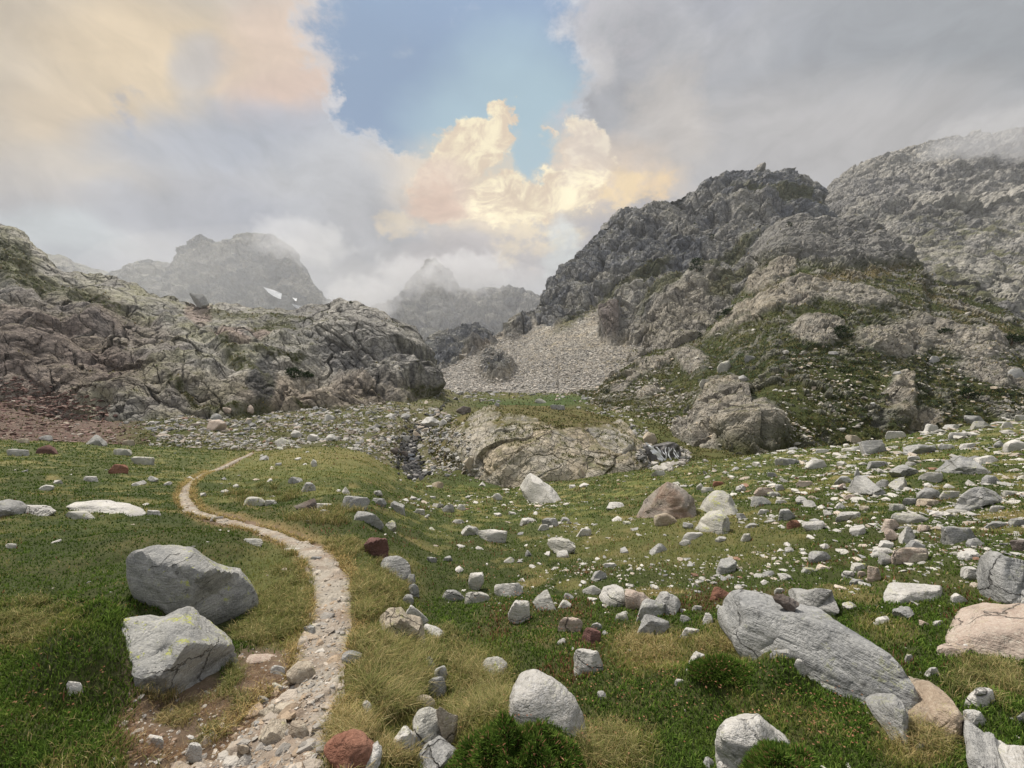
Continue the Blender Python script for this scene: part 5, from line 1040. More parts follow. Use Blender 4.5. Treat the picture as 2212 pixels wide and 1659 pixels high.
# stones on the right hillside
def kh(x, y, q):
    n = fbm(q*.09+7, 3)
    d = .10+.55*ell(x, y, 1380, 880, 130, 70, 35, .8)+.8*ell(x, y, 1800, 800, 120, 40, 12, .8)+.7*ell(x, y, 1740, 880, 130, 60, 5, .9)+.8*ell(x, y, 2130, 850, 160, 34, 10, .9)+.5*ell(x, y, 1420, 800, 60, 20, -30, .8)+.5*ell(x, y, 1980, 760, 180, 40, 8, .8)+.5*ell(x, y, 1540, 985, 150, 26, 0, .8)+.5*ell(x, y, 1450, 900, 120, 60, 20, .9)
    return d*sstep(n, -.3, .3)*sstep(y, 600, 680)
q, x, y = sample_sheet(RH[:560], 30000, kh, r_)
sz = powsize(len(q), r_, .0035, .016, 2.5)*q[:, 1]
stones('hillside_stones', q, sz, tints(len(q), r_, [(.42, .40, .35), (.33, .31, .28), (.40, .34, .26), (.24, .22, .2)], [5, 4, 4, 2]), .5, M_stone2, lo=True)
# pebbles in the path
pq = Q[:, 8:82].reshape(-1, 3); idx = r_.choice(len(pq), 2600, p=(1/pq[:, 1]**1.2)/np.sum(1/pq[:, 1]**1.2)); q = pq[idx]+np.stack([r_.normal(0, .012, 2600), r_.normal(0, .012, 2600), np.zeros(2600)], 1)
sz = powsize(len(q), r_, .009, .13, 2.8)*np.clip(q[:, 1]/5, 1, 3)
stones('path_pebbles', q, sz, tints(len(q), r_, [(.40, .35, .29), (.30, .28, .25), (.36, .28, .20), (.46, .43, .38)], [5, 4, 4, 1.5]), .45, M_stone)
# stones in the worn earth beside the path
dq = []
for _ in range(900):
    xx, yy2 = r_.uniform(230, 640), r_.uniform(1400, 1690)
    if inpoly(np.array([xx]), np.array([yy2]), DIRT)[0]: dq.append((xx, yy2))
dq = np.array(dq); q = mead_at(dq[:, 0], dq[:, 1]); stones('earth_pebbles', q, powsize(len(q), r_, .008, .035, 2.6), tints(len(q), r_, [(.46, .42, .36), (.36, .34, .31), (.3, .22, .16)], [3, 3, 3]), .5, M_stone)
# ------------------------------------------------------------------ grass, heather, dry tufts
M_leaf = leaf_mat('grass_blades', trans=.3)
def blades(name, q, h, w, lean, colr, tipc, far=False, curve=.5, label=None):
    n = len(q); r = np.random.default_rng(n); a = r.uniform(0, 2*math.pi, n); d = np.stack([np.cos(a), np.sin(a), np.zeros(n)], 1)
    s_ = np.stack([-np.sin(a+r.normal(0, .7, n)), np.cos(a), np.zeros(n)], 1); up = np.array([0, 0, 1.0])
    h = h[:, None]; w = w[:, None]; lean = lean[:, None]
    base = q - up*h*.08
    tip = base+up*h*(1-.35*lean*curve)+d*h*lean
    if far:
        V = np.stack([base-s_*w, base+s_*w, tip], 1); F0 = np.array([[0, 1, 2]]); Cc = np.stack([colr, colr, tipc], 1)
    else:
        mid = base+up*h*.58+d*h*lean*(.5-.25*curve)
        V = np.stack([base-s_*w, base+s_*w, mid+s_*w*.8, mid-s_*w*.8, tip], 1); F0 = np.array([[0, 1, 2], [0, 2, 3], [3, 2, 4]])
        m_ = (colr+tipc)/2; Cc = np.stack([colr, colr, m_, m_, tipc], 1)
    k = V.shape[1]; Fc = (F0[None]+(np.arange(n)*k)[:, None, None]).reshape(-1, 3)
    me = mesh_from(name, V.reshape(-1, 3), Fc, Cc.reshape(-1, 3), smooth=False)
    return add(name, me, M_leaf, kind='stuff')
def outside_rocks(q, m=.66):
    ok = np.ones(len(q), bool)
    for (x, y, rx, ry, sx_) in FOOTPRINTS:
        if y > 30: continue
        dy_ = (q[:, 1]-y); dx_ = (q[:, 0]-x)-dy_*sx_*.9
        ok &= (dx_/rx)**2+(dy_/ry)**2 > m*m
    return ok
gr_ = np.random.default_rng(21)
def zones(q, x, y):
    k = q*np.array([1, 1, 0]); n1 = fbm(k/3.1+5, 4); n2 = fbm(k/.7+2, 4); n3 = fbm(k/12+8, 3); return (*meadow_zone(x, y, n1, n2, n3, None), n2, n1)
GC = {'heath': [(.052, .100, .015), (.080, .135, .023), (.036, .066, .014), (.118, .168, .034)], 'grass': [(.135, .150, .040), (.195, .188, .062), (.100, .125, .034), (.26, .23, .10)],
      'dry': [(.40, .31, .14), (.33, .25, .11), (.46, .38, .20), (.25, .20, .08)], 'brown': [(.22, .10, .06), (.30, .16, .10), (.17, .09, .05)]}
def pick(tp, n): a = np.array(GC[tp]); return a[gr_.integers(0, len(a), n)]*gr_.uniform(.75, 1.25, n)[:, None]
def grow(tag_, n, ylo, yhi, far, rowmul=1.0):
    q, x, y = sample_sheet(MP[:700], n, lambda x, y, q: ((y > ylo) & (y <= yhi) & (x > -330) & (x < 2540))*1.0, gr_)
    heath, dry, dirt, pd, n2, n1 = zones(q, x, y); Yd = q[:, 1]
    fine = fbm(q*np.array([5, 5, 0]), 3)
    keep = outside_rocks(q) & (gr_.random(len(q)) > dirt*1.15-.1*(fine > .1)) & (pd > .97) & (gr_.random(len(q)) < .80+.5*fine)
    q, x, y, heath, dry, dirt, pd, n2, n1, Yd, fine = [v[keep] for v in (q, x, y, heath, dry, dirt, pd, n2, n1, Yd, fine)]
    m = len(q); u = gr_.random(m); tp = np.where(u < dry*.7, 2, np.where(gr_.random(m) < heath, 0, 1))
    brz = sstep(fbm(q*np.array([1.1, 1.1, 0])+40, 3), .02, .35)*heath*(.04+.96*sstep(x, 500, 950)); tp = np.where((tp == 0) & (gr_.random(m) < brz*.30), 3, tp)
    c = np.select([tp[:, None] == 0, tp[:, None] == 1, tp[:, None] == 2], [pick('heath', m), pick('grass', m), pick('dry', m)], pick('brown', m))
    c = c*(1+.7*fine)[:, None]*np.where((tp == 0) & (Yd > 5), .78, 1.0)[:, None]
    c = lerp(c, np.array([.10, .125, .028]), (.30*sstep(n1+n2, -.2, .6)*(tp < 2)))
    big = np.maximum(1, 1+.11*(Yd-5)); hgt = np.select([tp == 0, tp == 1, tp == 2], [gr_.uniform(.018, .040, m), gr_.uniform(.022, .062, m), gr_.uniform(.02, .055, m)], gr_.uniform(.03, .048, m))*big*(1+.5*fine)
    wd = np.select([tp == 0, tp == 3], [.0012*np.maximum(Yd, 1.8), .0014*np.maximum(Yd, 1.8)], .00075*np.maximum(Yd, 1.8))*(1.25 if far else 1.0)
    ln = np.select([tp == 0, tp == 3], [gr_.uniform(.2, .9, m), gr_.uniform(.1, .5, m)], gr_.uniform(.25, 1.0, m))
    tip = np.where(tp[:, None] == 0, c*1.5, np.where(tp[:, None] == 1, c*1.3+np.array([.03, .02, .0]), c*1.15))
    for k_, nm in ((0, 'heath'), (1, 'grass')):
        sel = (tp == 0) | (tp == 3) if k_ == 0 else (tp == 1) | (tp == 2)
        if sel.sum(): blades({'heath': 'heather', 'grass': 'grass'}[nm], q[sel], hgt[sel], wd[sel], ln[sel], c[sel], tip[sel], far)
grow('near', 640000, 1290, 1990, False)
grow('middle', 420000, 1120, 1290, True)
grow('far', 620000, 930, 1120, True)
# low scrub and turf tufts over the valley, the knoll top and the slopes
qs, cs, hs = [], [], []
for nm, P_, n_, cap in (('valley_ground', VG, 60000, 330), ('right_hillside', RH, 150000, 560), ('left_hillside', LH, 60000, 560), ('rocky_knoll', KN, 22000, 230), ('rock_massif', MS, 40000, 620)):
    A = P_[:cap]; nv_, nu_ = A.shape[:2]; i = gr_.integers(0, nv_-1, n_); j = gr_.integers(0, nu_-1, n_); u = gr_.random(n_)[:, None]; v = gr_.random(n_)[:, None]
    q = (A[i, j]*(1-u)+A[i+1, j]*u)*(1-v)+(A[i, j+1]*(1-u)+A[i+1, j+1]*u)*v; k_ = (gr_.random(n_) < (GRS[nm][i, j]-.25)*1.5) & (fbm(q*.22, 3) > -.12); q = q[k_]; m = len(q)
    c = np.array([(.040, .056, .018), (.065, .080, .024), (.105, .105, .038), (.17, .14, .060), (.13, .09, .045)])[gr_.choice(5, m, p=[.24, .28, .24, .16, .08])]; c = c*(1+.8*fbm(q*.3+3, 3))[:, None]
    qs.append(q); cs.append(c); hs.append(gr_.uniform(.0022, .0062, m)*q[:, 1])
q = np.concatenate(qs); c = np.concatenate(cs); h_ = np.concatenate(hs)
blades('slope_scrub', q, h_, h_*.34, gr_.uniform(.1, .9, len(q)), c, c*1.35, True)
# long fine tussock grass in particular places: (x, y, rx, ry, blades, metres, dry share)
TUS = [(800, 1290, 62, 62, 5200, .17, .45), (835, 1250, 50, 40, 3000, .15, .45), (850, 1480, 66, 80, 7500, .23, .45), (890, 1440, 50, 50, 3600, .20, .4), (800, 1420, 40, 50, 2600, .17, .6), (1030, 1480, 60, 50, 2600, .17, .55), (1010, 1560, 50, 60, 3200, .16, .55), (1080, 1540, 40, 50, 2200, .15, .5), (960, 1400, 50, 36, 2600, .13, .4),
       (760, 1590, 46, 40, 3400, .13, .95), (850, 1640, 40, 30, 2400, .12, .9), (1310, 1630, 66, 40, 2000, .15, .5), (1990, 1600, 60, 36, 2600, .13, .85), (640, 1250, 40, 80, 3200, .13, .3), (600, 1330, 60, 50, 4200, .13, .3), (540, 1370, 36, 30, 1700, .12, .4), (450, 1470, 66, 26, 3000, .10, .2), (360, 1540, 60, 30, 1600, .08, .9), (500, 1530, 60, 30, 1500, .07, .5),
       (1780, 1392, 18, 12, 420, .12, .9), (1400, 1400, 60, 30, 2400, .08, .9), (1600, 1405, 110, 14, 2400, .09, .8), (740, 1180, 50, 26, 2200, .15, .5), (700, 1120, 90, 16, 2200, .18, .5), (560, 1075, 90, 20, 1500, .20, .3), (60, 1350, 70, 50, 2600, .12, .35), (1090, 1600, 46, 40, 1600, .13, .4), (460, 1590, 30, 22, 1300, .07, .1), (700, 1400, 14, 14, 200, .08, .8), (2130, 1480, 90, 50, 2600, .12, .5)]
Qs, Hs, Ws, Ls, Cs_ = [], [], [], [], []
# bleached grass hanging over both edges of the path
n_ = 17000; yv = np.exp(gr_.uniform(math.log(60), math.log(760), n_))+960; Lp, Rp = np.interp(yv, yy_, la), np.interp(yv, yy_, rb); sd_ = gr_.random(n_) < .42; off_ = np.abs(gr_.normal(0, .22, n_))+.0
xv = np.where(sd_, Lp-(Rp-Lp)*off_*.6, Rp+(Rp-Lp)*off_); q = mead_at(xv, yv); k_ = outside_rocks(q, .8) & (fbm(q*np.array([2.2, 2.2, 0])+2, 3) > -.12); q = q[k_]; m = len(q); Yq = q[:, 1]
Qs.append(q); Hs.append(gr_.uniform(.03, .10, m)*np.clip(Yq/6, 1, 2.2)); Ws.append(.0007*np.maximum(Yq, 2)); Ls.append(gr_.uniform(.3, 1.4, m)); Cs_.append(np.where(gr_.random(m)[:, None] < .75, pick('dry', m)*np.array([.95, .90, .82]), pick('grass', m)))
for (a, b, c_, d_, n_, h_, dr) in TUS:
    nc = max(5, n_//70); ang = gr_.uniform(0, 6.283, nc); rad = np.sqrt(gr_.random(nc)); cxs, cys = a+c_*rad*np.cos(ang), b+d_*rad*np.sin(ang)
    cp = mead_at(cxs, cys); which = gr_.integers(0, nc, n_); Yc_ = cp[which, 1]
    rr_ = gr_.normal(0, .028, (n_, 2))*np.clip(Yc_/3, 1, 3)[:, None]; q = cp[which].copy(); q[:, 0] += rr_[:, 0]; q[:, 1] += rr_[:, 1]
    x = CX+F*q[:, 0]/q[:, 1]; y = CY-F*q[:, 2]/q[:, 1]; ok = outside_rocks(q, .8) & (path_dist(x, y) > .93); q = q[ok]; m = len(q)
    Qs.append(q); Hs.append(h_*.8*gr_.uniform(.45, 1.15, m)*np.clip(q[:, 1]/6, 1, 1.6)); Ws.append(np.full(m, .0005)*np.maximum(q[:, 1], 2.0)); Ls.append(gr_.uniform(.25, 1.15, m))
    isd = gr_.random(m) < dr*.8-.12; Cs_.append(np.where(isd[:, None], pick('dry', m)*.95, pick('grass', m)*1.0))
q = np.concatenate(Qs); c = np.concatenate(Cs_)
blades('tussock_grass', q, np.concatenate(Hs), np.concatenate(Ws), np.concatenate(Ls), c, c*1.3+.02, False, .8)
dd = np.stack([gr_.uniform(215, 660, 26000), gr_.uniform(1390, 1720, 26000)], 1); dd = dd[inpoly(dd[:, 0], dd[:, 1], DIRT)]; q = mead_at(dd[:, 0], dd[:, 1]); k_ = fbm(q*np.array([4, 4, 0]), 3) > -.05; q = q[k_ & outside_rocks(q)]; m = len(q)
c = np.array([(.20, .12, .07), (.28, .18, .10), (.14, .08, .05), (.33, .25, .14)])[gr_.integers(0, 4, m)]
blades('dry_litter', q, gr_.uniform(.01, .035, m), np.full(m, .0012), gr_.uniform(.8, 3, m), c, c*1.2, True)
# rounded heather clumps growing up against two of the near boulders and on the bank
def clump(X, Yc, rx, ry, h_, n_, lb):
    gz = drop(X, Yc, [T_MEAD]); gz = gz.z if gz else -2.0
    a_ = gr_.uniform(0, 6.283, n_); t_ = np.sqrt(gr_.random(n_)); x = X+rx*t_*np.cos(a_); y = Yc+ry*t_*np.sin(a_); top = np.sqrt(np.clip(1-t_*t_, 0, 1))
    q = np.stack([x, y, gz-.04+h_*top**1.4*(.80+.75*fbm(np.stack([x*9, y*9, x*0], 1), 4))], 1); c = pick('heath', n_)*1.1; br = gr_.random(n_) < .07; c = np.where(br[:, None], pick('brown', n_)*1.3, c)
    d_ = np.stack([np.cos(a_)*t_*.9, np.sin(a_)*t_*.9, .55+.0*t_], 1)+gr_.normal(0, .35, (n_, 3)); d_ /= np.linalg.norm(d_, axis=1)[:, None]; s_ = np.cross(d_, gr_.normal(size=(n_, 3))); s_ /= np.linalg.norm(s_, axis=1)[:, None]
    L = gr_.uniform(.02, .045, n_)[:, None]; w = .0022; V = np.stack([q-s_*w, q+s_*w, q+d_*L*.6+s_*w*.9, q+d_*L*.6-s_*w*.9, q+d_*L], 1)
    Fc = (np.array([[0, 1, 2], [0, 2, 3], [3, 2, 4]])[None]+(np.arange(n_)*5)[:, None, None]).reshape(-1, 3); Cc = np.stack([c, c, c*1.25, c*1.25, c*1.5], 1).reshape(-1, 3)
    Dv, Df = ICO[4]; core = Dv*np.array([rx*.86, ry*.86, h_*.60])*(1+.12*fbm(Dv*3, 3))[:, None]+np.array([X, Yc, gz-.05])
    V = V.reshape(-1, 3); org = np.array([X, Yc, gz]); me = mesh_from('heather_clump', np.concatenate([V, core])-org, np.concatenate([Fc, Df+len(V)]), np.concatenate([Cc, np.ones((len(core), 3))*np.array([.035, .055, .016])]), smooth=False)
    o = add('heather_clump', me, M_leaf); o.location = org; o['label'] = lb; o['category'] = 'heather'
clump(.02, 1.86, .36, .20, .33, 44000, 'round green heather clump hiding the front of the whale-backed boulder')
clump(1.21, 1.70, .17, .12, .20, 15000, 'small heather clump with brown tips in front of the white twin-topped boulder')
clump(1.36, 2.50, .20, .10, .08, 9000, 'low dark heather clump at the foot of the giant grey boulder')
# tiny star-shaped brown seed heads standing in the near heather
HD = [(1180, 1600, 130, 70, 170), (1350, 1480, 200, 90, 200), (1700, 1560, 220, 70, 200), (1130, 1330, 100, 50, 130), (250, 1400, 120, 60, 40), (120, 1600, 130, 60, 40), (380, 1240, 100, 30, 30), (1850, 1600, 120, 50, 60), (1100, 1240, 160, 30, 90), (1280, 1360, 120, 40, 90)]
Vs, Fs = [], []; base_ = 0; Cl = []
for a, b, c_, d_, n_ in HD:
    x = gr_.normal(a, c_*.55, n_); y = np.clip(gr_.normal(b, d_*.55, n_), 1100, 1800); q = mead_at(x, y); ok = outside_rocks(q, .9) & (path_dist(x, y) > 1.2); q = q[ok]
    for p in q:
        s_ = .0075*max(1, p[1]/3); hgt = gr_.uniform(.05, .085); cc = pick('brown', 1)[0]*gr_.uniform(1.0, 1.9)
        ctr = p+np.array([gr_.normal(0, .01), gr_.normal(0, .01), hgt])
        for k in range(6):
            t1 = k/6*6.283+gr_.uniform(-.3, .3); e1 = np.array([math.cos(t1), math.sin(t1), gr_.uniform(-.3, .5)])*s_; e2 = np.array([-math.sin(t1), math.cos(t1), .2])*s_*.30
            Vs += [ctr-e2*.3, ctr+e2, ctr+e1]; Fs.append([base_, base_+1, base_+2]); base_ += 3; Cl += [cc*.8, cc, cc*1.2]
me = mesh_from('seed_heads', np.array(Vs), np.array(Fs), np.array(Cl), smooth=False); add('seed_heads', me, M_leaf, kind='stuff')

# ------------------------------------------------------------------ shrubs and small pines
M_bark = bpy.data.materials.new('bark'); M_bark.use_nodes = True; M_bark.node_tree.nodes['Principled BSDF'].inputs['Base Color'].default_value = (.09, .065, .045, 1); M_bark.node_tree.nodes['Principled BSDF'].inputs['Roughness'].default_value = .95
def tube(pts, rad, n=7):
    V, Fc = [], []
    for i, (p, r) in enumerate(zip(pts, rad)):
        for k in range(n): a = 2*math.pi*k/n; V.append((p[0]+r*math.cos(a), p[1]+r*math.sin(a), p[2]))
    for i in range(len(pts)-1):
        for k in range(n): Fc.append([i*n+k, i*n+(k+1) % n, (i+1)*n+(k+1) % n, (i+1)*n+k])
    return np.array(V), np.array(Fc)
def crown(w, h, r, n, shape):
    """many small needle-leaf faces in a pine cone or cushion volume, gathered into sprays with gaps"""
    V, Fc, Cl = [], [], []; b = 0; ns = max(14, n//26); sp = []
    for _ in range(ns):
        t_ = r.random()**.8
        if shape == 'pine': rr_ = (1-t_)*.5*w*r.uniform(.45, 1.1)+.03*w; z = h*(.12+.88*t_)
        else: rr_ = .5*w*math.sqrt(max(0, 1-t_*t_))*r.uniform(.5, 1.05); z = h*(.05+.9*t_)
        a = r.uniform(0, 6.283); sp.append((rr_*math.cos(a), rr_*math.sin(a), z, .16*w*r.uniform(.6, 1.2)))
    for k in range(n):
        x, y, z, s_ = sp[r.integers(ns)]; p = np.array([x, y, z])+r.normal(0, s_*.45, 3)*np.array([1, 1, .7]); d = r.normal(size=3); d /= np.linalg.norm(d); e = np.cross(d, r.normal(size=3)); e /= np.linalg.norm(e)
        L = s_*r.uniform(.5, .95); c = np.array([.020, .034, .012])*r.uniform(.6, 1.7)
        V += [p-e*L*.2, p+e*L*.2, p+d*L+np.array([0, 0, .3*L])]; Fc.append([b, b+1, b+2]); b += 3; Cl += [c, c, c*1.2]
    return np.array(V), np.array(Fc), np.array(Cl)
TREES = [  # x, y of base in P, width px, height px, shape, label
 (1396, 800, 13, 26, 'pine', 'dark pointed pine standing alone on the slope edge above the scree'),
 (1513, 737, 13, 24, 'pine', 'small dark pine below the pale slabs, right of the lone pine'),
 (1487, 728, 7, 12, 'pine', 'tiny dark pine among pale rocks just left of the small pine'),
 (1553, 690, 18, 16, 'shrub', 'dark juniper bush between two pale slabs on the right hillside'),
 (1572, 684, 24, 18, 'shrub', 'wider dark juniper bush at the top of the pale slabs'),
 (1634, 640, 13, 11, 'shrub', 'round dark bush on the bare brown grass below the crag'),
 (1505, 590, 28, 34, 'shrub', 'tall dark bushy pine high on the grey massif face'),
 (1537, 520, 14, 16, 'shrub', 'small dark bush in a cleft high on the massif'),
 (1704, 490, 14, 12, 'shrub', 'dark bush on top of the dark crag'),
 (1816, 729, 34, 26, 'shrub', 'large round dark juniper bush beside the tan outcrop'),
 (1818, 690, 16, 9, 'shrub', 'flat dark bush above the large round juniper'),
 (2042, 722, 26, 12, 'shrub', 'low dark bush on the brown ridge toward the right'),
 (2092, 862, 34, 22, 'shrub', 'dark juniper bush among pale stones low on the right hillside'),
 (2186, 746, 44, 22, 'shrub', 'broad dark bush near the right edge of the hillside'),
 (1180, 823, 5, 7, 'pine', 'tiny pine on top of the dark rock tower in the scree'),
 (636, 816, 34, 22, 'shrub', 'dark green bush below the overhang on the left hillside'),
 (665, 818, 26, 14, 'shrub', 'lower dark bush right of the one below the overhang'),
 (758, 656, 9, 6, 'shrub', 'tiny bush on the skyline of the left knob'),
 (1310, 850, 16, 9, 'shrub', 'small green bush at the foot of the scree'),
]
for i, (x, y, w, h, shp, lb) in enumerate(TREES):
    hh = hit(x, y)
    if hh is None: continue
    p = hh[0]; k = p.y/F; W, H = w*k, h*k; r = np.random.default_rng(900+i)
    e = bpy.data.objects.new('pine_tree' if shp == 'pine' else 'juniper_bush', None); C.objects.link(e); e.location = (p.x, p.y, p.z-.03*H); e['label'] = lb; e['category'] = 'tree' if shp == 'pine' else 'bush'; e['group'] = 'dark pines and bushes on the slopes'
    V, Fc = tube([(0, 0, 0), (.01*W, 0, H*.4), (0, 0, H*.92)], [.05*W, .035*W, .008*W]); add('trunk', mesh_from('trunk', V, Fc), M_bark, e)
    V, Fc, Cl = crown(W, H, r, 900 if w > 20 else 520, shp); add('crown', mesh_from('crown', V, Fc, Cl, smooth=False), M_leaf, e)

# ------------------------------------------------------------------ water
def simple(name, col, rough=.1, spec=.5, bump=0, bs=3.0):
    m = bpy.data.materials.new(name); m.use_nodes = True; b = m.node_tree.nodes['Principled BSDF']; b.inputs['Base Color'].default_value = (*col, 1); b.inputs['Roughness'].default_value = rough
    if bump:
        h = G(m.node_tree); n = h.noise(h.n('ShaderNodeNewGeometry').outputs['Position'], bs, 4, .6); bp = h.n('ShaderNodeBump'); h.put(bp.inputs['Height'], n); bp.inputs['Strength'].default_value = bump; m.node_tree.links.new(bp.outputs[0], b.inputs['Normal'])
    return m
M_water = simple('still_water', (.045, .04, .025), .06, bump=.05); M_dark = simple('wet_dark_rock', (.10, .095, .088), .4, bump=1.0, bs=2.5)
M_foam = simple('white_water', (.80, .82, .84), .5, bump=.3, bs=8)
h0 = hit(1104, 1052)
if h0 is not None:
    p = h0[0]; zc = p.z+.05; n = 40; V = [(p.x, p.y+1, zc)]; rw = 3.4
    for k in range(n):
        a = 2*math.pi*k/n; r1 = rw*(1+.22*math.sin(3*a+1)+.12*math.sin(5*a)); V.append((p.x+r1*1.15*math.cos(a), p.y+1+r1*1.5*math.sin(a), zc))
    Fc = [[0, 1+k, 1+(k+1) % n] for k in range(n)]
    add('pool_water', mesh_from('pool_water', np.array(V), np.array(Fc)), M_water, kind='structure')
# waterfall: dark wet rock step with white strands running over it
wf = hit(1428, 1002); wp = wf[0] if wf else Vector((19, 50, -10)); wy = wp.y+1.6; k = wy/F
def wpt(px, py, dy_=0.0): return np.array([(px-CX)*k, wy+dy_, (CY-py)*k])
r = np.random.default_rng(4)
nx_, nz_ = 60, 26; gxx, gzz = np.meshgrid(np.linspace(1392, 1474, nx_), np.linspace(1006, 948, nz_))
top = 958+6*np.sin((gxx-1392)/17)+.06*(gxx-1392)+34*np.clip(np.abs((gxx-1433)/41)-.72, 0, 1); zz = 1006+(top-1006)*((1006-gzz)/58)
FP3 = np.stack([(gxx-CX)*k, wy+.9*((1006-gzz)/58)**1.5+.0*gxx, (CY-zz)*k], -1); q = FP3.reshape(-1, 3)
d, cr, ti = crag(FP3, [(1.4, .45), (.6, .22), (.28, .1)]); FP3[..., 1] -= d
ext = FP3[-1:].copy(); ext[..., 1] += 2.5; ext[..., 2] -= .25; FP3 = np.concatenate([FP3, ext]); 
st = add('rock_step', mesh_from('rock_step', FP3.reshape(-1, 3), grid_faces(nz_+1, nx_)), M_dark, kind='structure')
Vs, Fs = [], []; b = 0
STR = [(1396, 958, 1426, 992, 9), (1400, 960, 1432, 1000, 8), (1408, 963, 1424, 1002, 6), (1414, 965, 1438, 1004, 5), (1420, 966, 1430, 1006, 4.5), (1440, 966, 1432, 1004, 3), (1442, 966, 1447, 1005, 3.6), (1448, 968, 1441, 1003, 2.6), (1452, 967, 1463, 1003, 3.2), (1458, 970, 1457, 1002, 2.4), (1462, 976, 1469, 1002, 2.8), (1432, 973, 1439, 1006, 3), (1396, 956, 1412, 980, 8), (1424, 1000, 1446, 1008, 7)]
for (x0, y0, x1, y1, w) in STR:
    m = 26; off = r.uniform(0, 9)
    for i in range(m):
        t_ = i/(m-1); cx_ = x0+(x1-x0)*t_**.8+1.6*math.sin(off+t_*9); y_ = y0+(y1-y0)*t_; ww_ = w*(.55+.5*abs(math.sin(off*2+t_*14)))*(.6+.6*t_)
        dep = .55*(1-t_)**1.5-.62-.12*math.sin(t_*11+off)
        V0 = wpt(cx_-ww_/2, y_, dep); V1 = wpt(cx_, y_, dep-.07); V2 = wpt(cx_+ww_/2, y_, dep); Vs += [V0, V1, V2]
        if i: Fs += [[b-3, b-2, b+1, b], [b-2, b-1, b+2, b+1]]
        b += 3
o = add('waterfall', mesh_from('waterfall', np.array(Vs), np.array(Fs)), M_foam); o['label'] = 'small white waterfall spilling in strands over a dark rock step right of the knoll'; o['category'] = 'waterfall'
wq = []
for _ in range(260):
    a_ = r.uniform(0, 6.283); x = 1433+math.cos(a_)*r.uniform(38, 60); y = 985+math.sin(a_)*r.uniform(16, 34)
    if y < 962 or (1400 < x < 1466 and y < 1000): continue
    hh = hit(x, y)
    if hh: wq.append(hh[0][:])
wq = np.array(wq); stones('stones_by_waterfall', wq, powsize(len(wq), r, .3, 1.3, 2.2), tints(len(wq), r, [(.30, .28, .25), (.42, .40, .36), (.12, .12, .115)], [4, 4, 3]), .7, M_stone)
# stream water in the gully, broken by dark stones
Vs, Fs, Cl = [], [], []; pts = [(962, 868), (950, 884), (925, 905), (902, 930), (884, 960), (880, 985), (890, 1005), (905, 1030)]
b = 0
for i in range(60):
    t_ = i/59*(len(pts)-1); a = min(int(t_), len(pts)-2); f = t_-a; x = pts[a][0]*(1-f)+pts[a+1][0]*f; y = pts[a][1]*(1-f)+pts[a+1][1]*f; hh = hit(x, y)
    if hh is None: continue
    p = hh[0]; wv = (.6+.5*math.sin(i*1.7))*(1 if i < 30 else 1.3); Vs += [(p.x-wv, p.y, p.z+.12), (p.x, p.y, p.z+.16), (p.x+wv, p.y, p.z+.12)]
    if b: Fs += [[b-3, b-2, b+1, b], [b-2, b-1, b+2, b+1]]
    b += 3
add('stream_water', mesh_from('stream_water', np.array(Vs), np.array(Fs)), simple('stream_water', (.05, .05, .05), .12, bump=.5, bs=2), kind='structure')
gq = []
for _ in range(900):
    t_ = r.uniform(2.6, len(pts)-1.01); a = int(t_); f = t_-a; x = pts[a][0]*(1-f)+pts[a+1][0]*f+r.normal(0, 14); y = pts[a][1]*(1-f)+pts[a+1][1]*f+r.normal(0, 5); hh = hit(x, y)
    if hh: gq.append(hh[0][:])
gq = np.array(gq); stones('wet_stones', gq, powsize(len(gq), r, .28, 1.1, 2.2), tints(len(gq), r, [(.045, .045, .045), (.09, .09, .088), (.2, .19, .18)], [5, 3, 1]), .7, M_stone)
# upper stretch of the path among the boulders
Vs, Fs, b = [], [], 0; pts = [(800, 950), (830, 942), (858, 930), (885, 920), (912, 912), (940, 902), (955, 897)]
for i in range(50):
    t_ = i/49*(len(pts)-1); a = min(int(t_), len(pts)-2); f = t_-a; x = pts[a][0]*(1-f)+pts[a+1][0]*f; y = pts[a][1]*(1-f)+pts[a+1][1]*f; hh = T_ALL[1].ray_cast(Vector((0, 0, 0)), Vector(((x-CX)/F, 1, (CY-y)/F)).normalized())
    if hh[0] is None: continue
    p = hh[0]; Vs += [(p.x, p.y-.75+.3*math.sin(i*2.1), p.z+.42), (p.x, p.y, p.z+.5), (p.x, p.y+1.0, p.z+.55)]
    if b: Fs += [[b-3, b-2, b+1, b], [b-2, b-1, b+2, b+1]]
    b += 3
me = mesh_from('path_beyond', np.array(Vs), np.array(Fs), np.ones((b, 3))*GRAV, {'grassy': np.ones(b)}); add('path', me, M_path, kind='structure')
